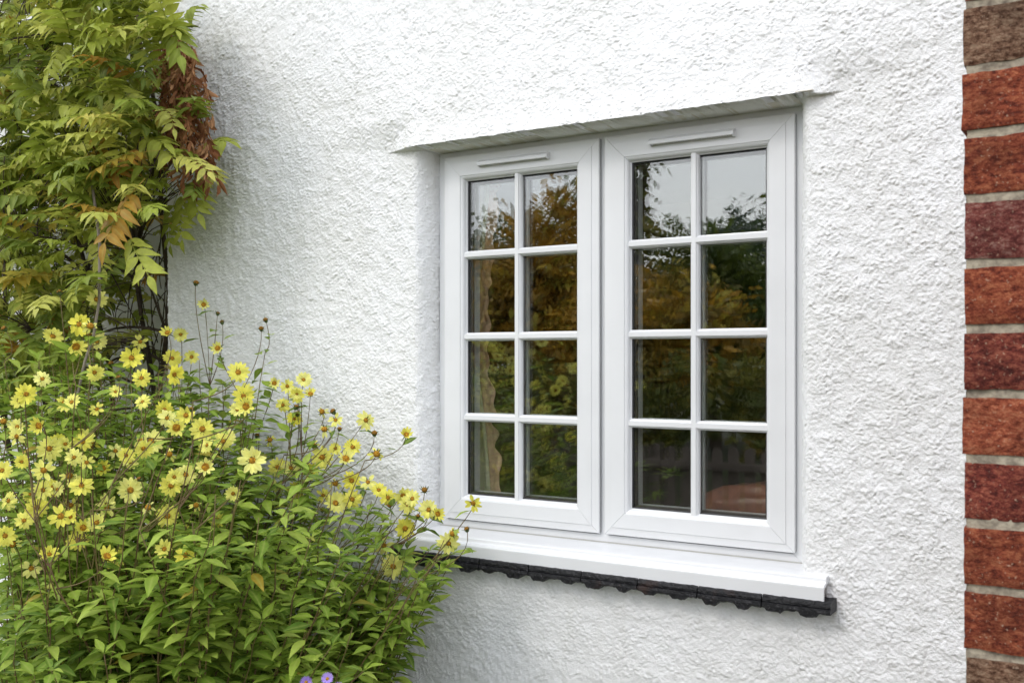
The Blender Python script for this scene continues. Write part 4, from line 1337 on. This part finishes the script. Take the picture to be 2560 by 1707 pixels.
# single sprays that stand out against the wall
for (dx_, dy_, ax, sc_) in ((405,75,(0.9,-0.35,0.35),0.9), (398,120,(0.7,-.5,.5),0.8), (452,345,(1.0,-.25,.15),.95), (440,400,(.6,-.4,-.5),1.0), (448,380,(.8,-.3,-.2),.9),
                            (400,240,(.8,-.5,.1),.8), (420,330,(.7,-.6,.3),.9), (440,300,(.6,-.5,.2),.9), (350,470,(.6,-.7,-.1),1.0), (330,545,(.2,-.8,-.5),1.0), (300,490,(.5,-.8,.1),1.1),
                            (440,420,(.3,-.5,-.9),.9), (410,440,(.2,-.4,-.9),.8)):
    wd = wall_depth(dx_ * D)
    p = at_depth(dx_ * D, dy_ * D, min(wd - 0.12, 3.30))
    wl_.append((orient(p, Vector(ax), Vector((0, -.5, 1)), sc_), rr.randrange(8)))
    d2 = ((AP - np.array(tuple(p))) ** 2).sum(1); q = allpts[int(d2.argmin())]
    mid = q.lerp(p, .5) + Vector((0, -.10, .03))
    twig.tube(bez(q, mid, p, 6), [0.002] * 7, 4)
tw_o = twig.build('leaf_stalks', M_WOOD, wis); tw_o['kind'] = 'stuff'
place_leaves(wis, wl_, WL, WLM, 'leaf', 'foliage', M_WIST, 300, show_key)
# dead brown leaves hanging down the corner
dl_ = []
for k in range(85):
    u = rr.random()
    dx_ = 400 + 66 * u + rr.gauss(0, 20); dy_ = 60 + 275 * u + rr.gauss(0, 16)
    if rr.random() < 0.2: dx_ = rr.uniform(385, 420); dy_ = rr.uniform(40, 240)
    wd = wall_depth(dx_ * D)
    p = at_depth(dx_ * D, dy_ * D, wd - rr.uniform(0.10, 0.34))
    dl_.append((orient(p, Vector((rr.gauss(0, .25), rr.gauss(-.1, .15), -1)), Vector((rr.gauss(0, 1), -1, rr.gauss(0, .4))), rr.uniform(.5, .85)), rr.randrange(4)))
place_leaves(wis, dl_, DL, DLM, 'dead_leaf', 'dead_foliage', M_DEAD, 300)

# ------------------------------------------------------------------ the garden behind the camera, seen only in the panes
def leaf_cloud(centres, n, size, rng, flat=0.55):
    """centres: (c, radii, weight). leaf quads clumped through the volume"""
    w = np.array([c[2] for c in centres], float); w /= w.sum()
    nclump = max(30, n // 26)
    pick = rng.choice(len(centres), nclump, p=w)
    C = np.array([centres[i][0] for i in pick]); Rr = np.array([centres[i][1] for i in pick])
    dirs = rng.normal(size=(nclump, 3)); dirs /= np.linalg.norm(dirs, axis=1)[:, None]
    cl = C + dirs * Rr * (rng.random((nclump, 1)) ** 0.45)
    k = rng.integers(0, nclump, n)
    pos = cl[k] + rng.normal(size=(n, 3)) * np.mean(Rr) * 0.13
    a = rng.normal(size=(n, 3)); a /= np.linalg.norm(a, axis=1)[:, None]
    b = rng.normal(size=(n, 3)); b -= (b * a).sum(1)[:, None] * a; b /= np.linalg.norm(b, axis=1)[:, None]
    s = size * (0.6 + 0.8 * rng.random((n, 1)))
    V = np.stack([pos - a * s, pos + b * s * flat, pos + a * s, pos - b * s * flat], 1).reshape(-1, 3)
    F = np.arange(4 * n).reshape(n, 4)
    tint = np.repeat((rng.random(nclump)[k] * 0.75 + rng.random(n) * 0.25), 4)
    return V, F, tint
RAMPS = {
    'amber': [(0.0, (0.16, 0.13, 0.02)), (0.4, (0.46, 0.26, 0.03)), (0.8, (0.70, 0.40, 0.045)), (1.0, (0.45, 0.45, 0.07))],
    'olive': [(0.0, (0.06, 0.09, 0.018)), (0.5, (0.15, 0.18, 0.032)), (0.85, (0.30, 0.25, 0.04)), (1.0, (0.42, 0.26, 0.04))],
    'green': [(0.0, (0.045, 0.08, 0.02)), (0.6, (0.11, 0.16, 0.03)), (1.0, (0.20, 0.24, 0.04))],
    'bluegreen': [(0.0, (0.06, 0.09, 0.06)), (1.0, (0.14, 0.18, 0.12))],
}
MT = {k: mat_leaf('tree_leaf_' + k, v, transl=0.3, ribamt=0.0) for k, v in RAMPS.items()}
def tree(label, base, height, crown, n, ramp, size=0.07, trunk=0.12, seed=0, cat='tree', name='tree', group=None):
    rng = np.random.default_rng(seed + 500); rl = random.Random(seed)
    t = empty(name, (base[0], base[1], 0)); tag(t, label, cat, group)
    m = MB()
    top = max(c[0][2] for c in crown)
    tp = [Vector((base[0] + rl.uniform(-.08, .08) * i, base[1] + rl.uniform(-.08, .08) * i, top * i / 6)) for i in range(7)]
    tp[0] = Vector((base[0], base[1], 0))
    m.tube(tp, [trunk * (1 - 0.8 * i / 6) for i in range(7)], 7)
    for (c, r_, w) in crown:
        for q in range(4):
            i = rl.randrange(2, 6); e = Vector(c) + Vector((rl.uniform(-1, 1) * r_[0], rl.uniform(-1, 1) * r_[1], rl.uniform(-.4, .9) * r_[2])) * 0.75
            m.tube(bez(tp[i], tp[i].lerp(e, .6) + Vector((0, 0, -.15)), e, 5), [trunk * .35 * (1 - .8 * z / 5) for z in range(6)], 5)
    m.build('trunk', M_WOOD, t)
    V, F, tint = leaf_cloud(crown, n, size, rng)
    V = V - np.array(t.location)
    link('crown', np_mesh('crown', V, F, MT[ramp], False, {'tint': tint, 'rib': np.zeros(len(V))}), t)
    return t
G = 'trees mirrored in the window'
tree('amber autumn tree mirrored at the centre of the left sash', (-7.4, -10.5), 5, [((-7.3, -10.5, 3.0), (.9, 1.2, 1.05), 3), ((-8.2, -10.3, 2.3), (1.1, 1.0, .9), 2), ((-9.2, -10.6, 1.9), (1.2, 1.2, .9), 2), ((-7.0, -10.2, 1.9), (1.2, 1.2, 1.1), 2)], 10000, 'amber', seed=1, group=G)
tree('sparse tall olive tree mirrored in the top left pane of the right sash', (-6.6, -12.0), 8, [((-6.75, -12, 5.4), (0.55, .8, 2.0), 3), ((-6.3, -12, 2.6), (1.1, 1.1, 1.2), 4), ((-7.2, -12.1, 3.6), (.6, .8, 1.2), 2)], 6500, 'olive', size=0.06, seed=2, group=G)
tree('low amber tree mirrored in the second row of panes of the right sash', (-5.4, -10.0), 4, [((-5.6, -10, 2.1), (1.1, 1.1, .7), 3), ((-4.8, -10, 1.8), (.9, 1.0, .6), 2), ((-6.2, -9.8, 1.7), (.9, .9, .7), 2)], 6500, 'amber', seed=3, group=G)
tree('rounded dark green tree mirrored in the top right pane', (-5.8, -13.5), 6, [((-5.85, -13.5, 2.8), (.75, .9, 1.05), 3), ((-5.4, -13.4, 1.9), (1.4, 1.3, 1.1), 3)], 7000, 'green', seed=4, group=G)
tree('dark green tree mirrored at the right edge of the right sash', (-3.7, -12.5), 6, [((-3.9, -12.5, 3.0), (.75, .9, 1.3), 3), ((-3.8, -12.4, 1.9), (1.1, 1.2, 1.1), 3)], 7000, 'green', seed=5, group=G)
tree('hazy far conifer mirrored behind the rounded green tree', (-8.9, -24.0), 9, [((-8.9, -24, 4.2), (.8, 1.2, 1.5), 3), ((-9.0, -24, 2.6), (1.3, 1.5, 1.4), 3)], 6000, 'bluegreen', size=0.10, seed=6, group=G)
tree('sparse olive tree mirrored in the top panes of the left sash', (-10.2, -12.5), 6, [((-10.2, -12.5, 2.5), (1.5, 1.3, 1.1), 3), ((-9.2, -12.3, 3.2), (.7, .8, 1.0), 1.0)], 5500, 'olive', seed=7, group=G)
tree('broad olive tree mirrored behind the amber trees', (-7.6, -15.0), 6, [((-8.4, -15, 2.0), (2.6, 1.2, 1.4), 3), ((-5.6, -15.3, 1.8), (2.6, 1.2, 1.2), 3), ((-11.2, -15.3, 2.0), (2.2, 1.2, 1.3), 3), ((-2.5, -15.3, 1.8), (2.2, 1.2, 1.2), 3)], 14000, 'olive', size=0.085, seed=8, group=G)
# hedge
rng = np.random.default_rng(900)
hedge = empty('hedge', (-6.0, -8.2, 0))
tag(hedge, 'dark olive hedge mirrored in the third row of panes', 'hedge')
V, F, tint = leaf_cloud([((-9.6 + 0.6 * i, -8.2, 0.95), (.55, .45, .62), 1) for i in range(15)], 18000, 0.045, rng)
V = V - np.array(hedge.location)
link('foliage', np_mesh('foliage', V, F, MT['olive'], False, {'tint': tint, 'rib': np.zeros(len(V))}), hedge)
for i in range(9):
    x = -8.8 + 0.85 * i
    m = MB(); m.tube([(x, -8.2, 0), (x + .05, -8.2, .6), (x, -8.15, 1.2)], [.03, .02, .01], 5)
    m.build('stem', M_WOOD, hedge)
# low paling fence
M_FENCE = plain('weathered_paling', (0.17, 0.14, 0.12), 0.85, 0.2, noise=0.4, nscale=8)
fence = empty('paling_fence', (-3.6, -5.2, 0))
tag(fence, 'weathered paling fence with rounded tops mirrored in the lowest panes', 'fence')
for i in range(30):
    x = -5.6 + 0.135 * i
    hgt = 0.80 + 0.012 * math.sin(i * 2.3)
    prof = [(-.042, 0.0), (.042, 0.0), (.042, hgt - .04)] + [(.042 * math.cos(a), hgt - .04 + .04 * math.sin(a)) for a in (0.5, 1.05, 1.57, 2.1, 2.64)] + [(-.042, hgt - .04)]
    m = MB(); m.prism(prof, -5.2, -5.178, lambda u, v, t: (x + u, t, v)); m.build('paling', M_FENCE, fence)
for z in (.25, .62):
    m = MB(); m.box((-5.7, -5.177, z), (-1.6, -5.14, z + .06)); m.build('fence_rail', M_FENCE, fence)
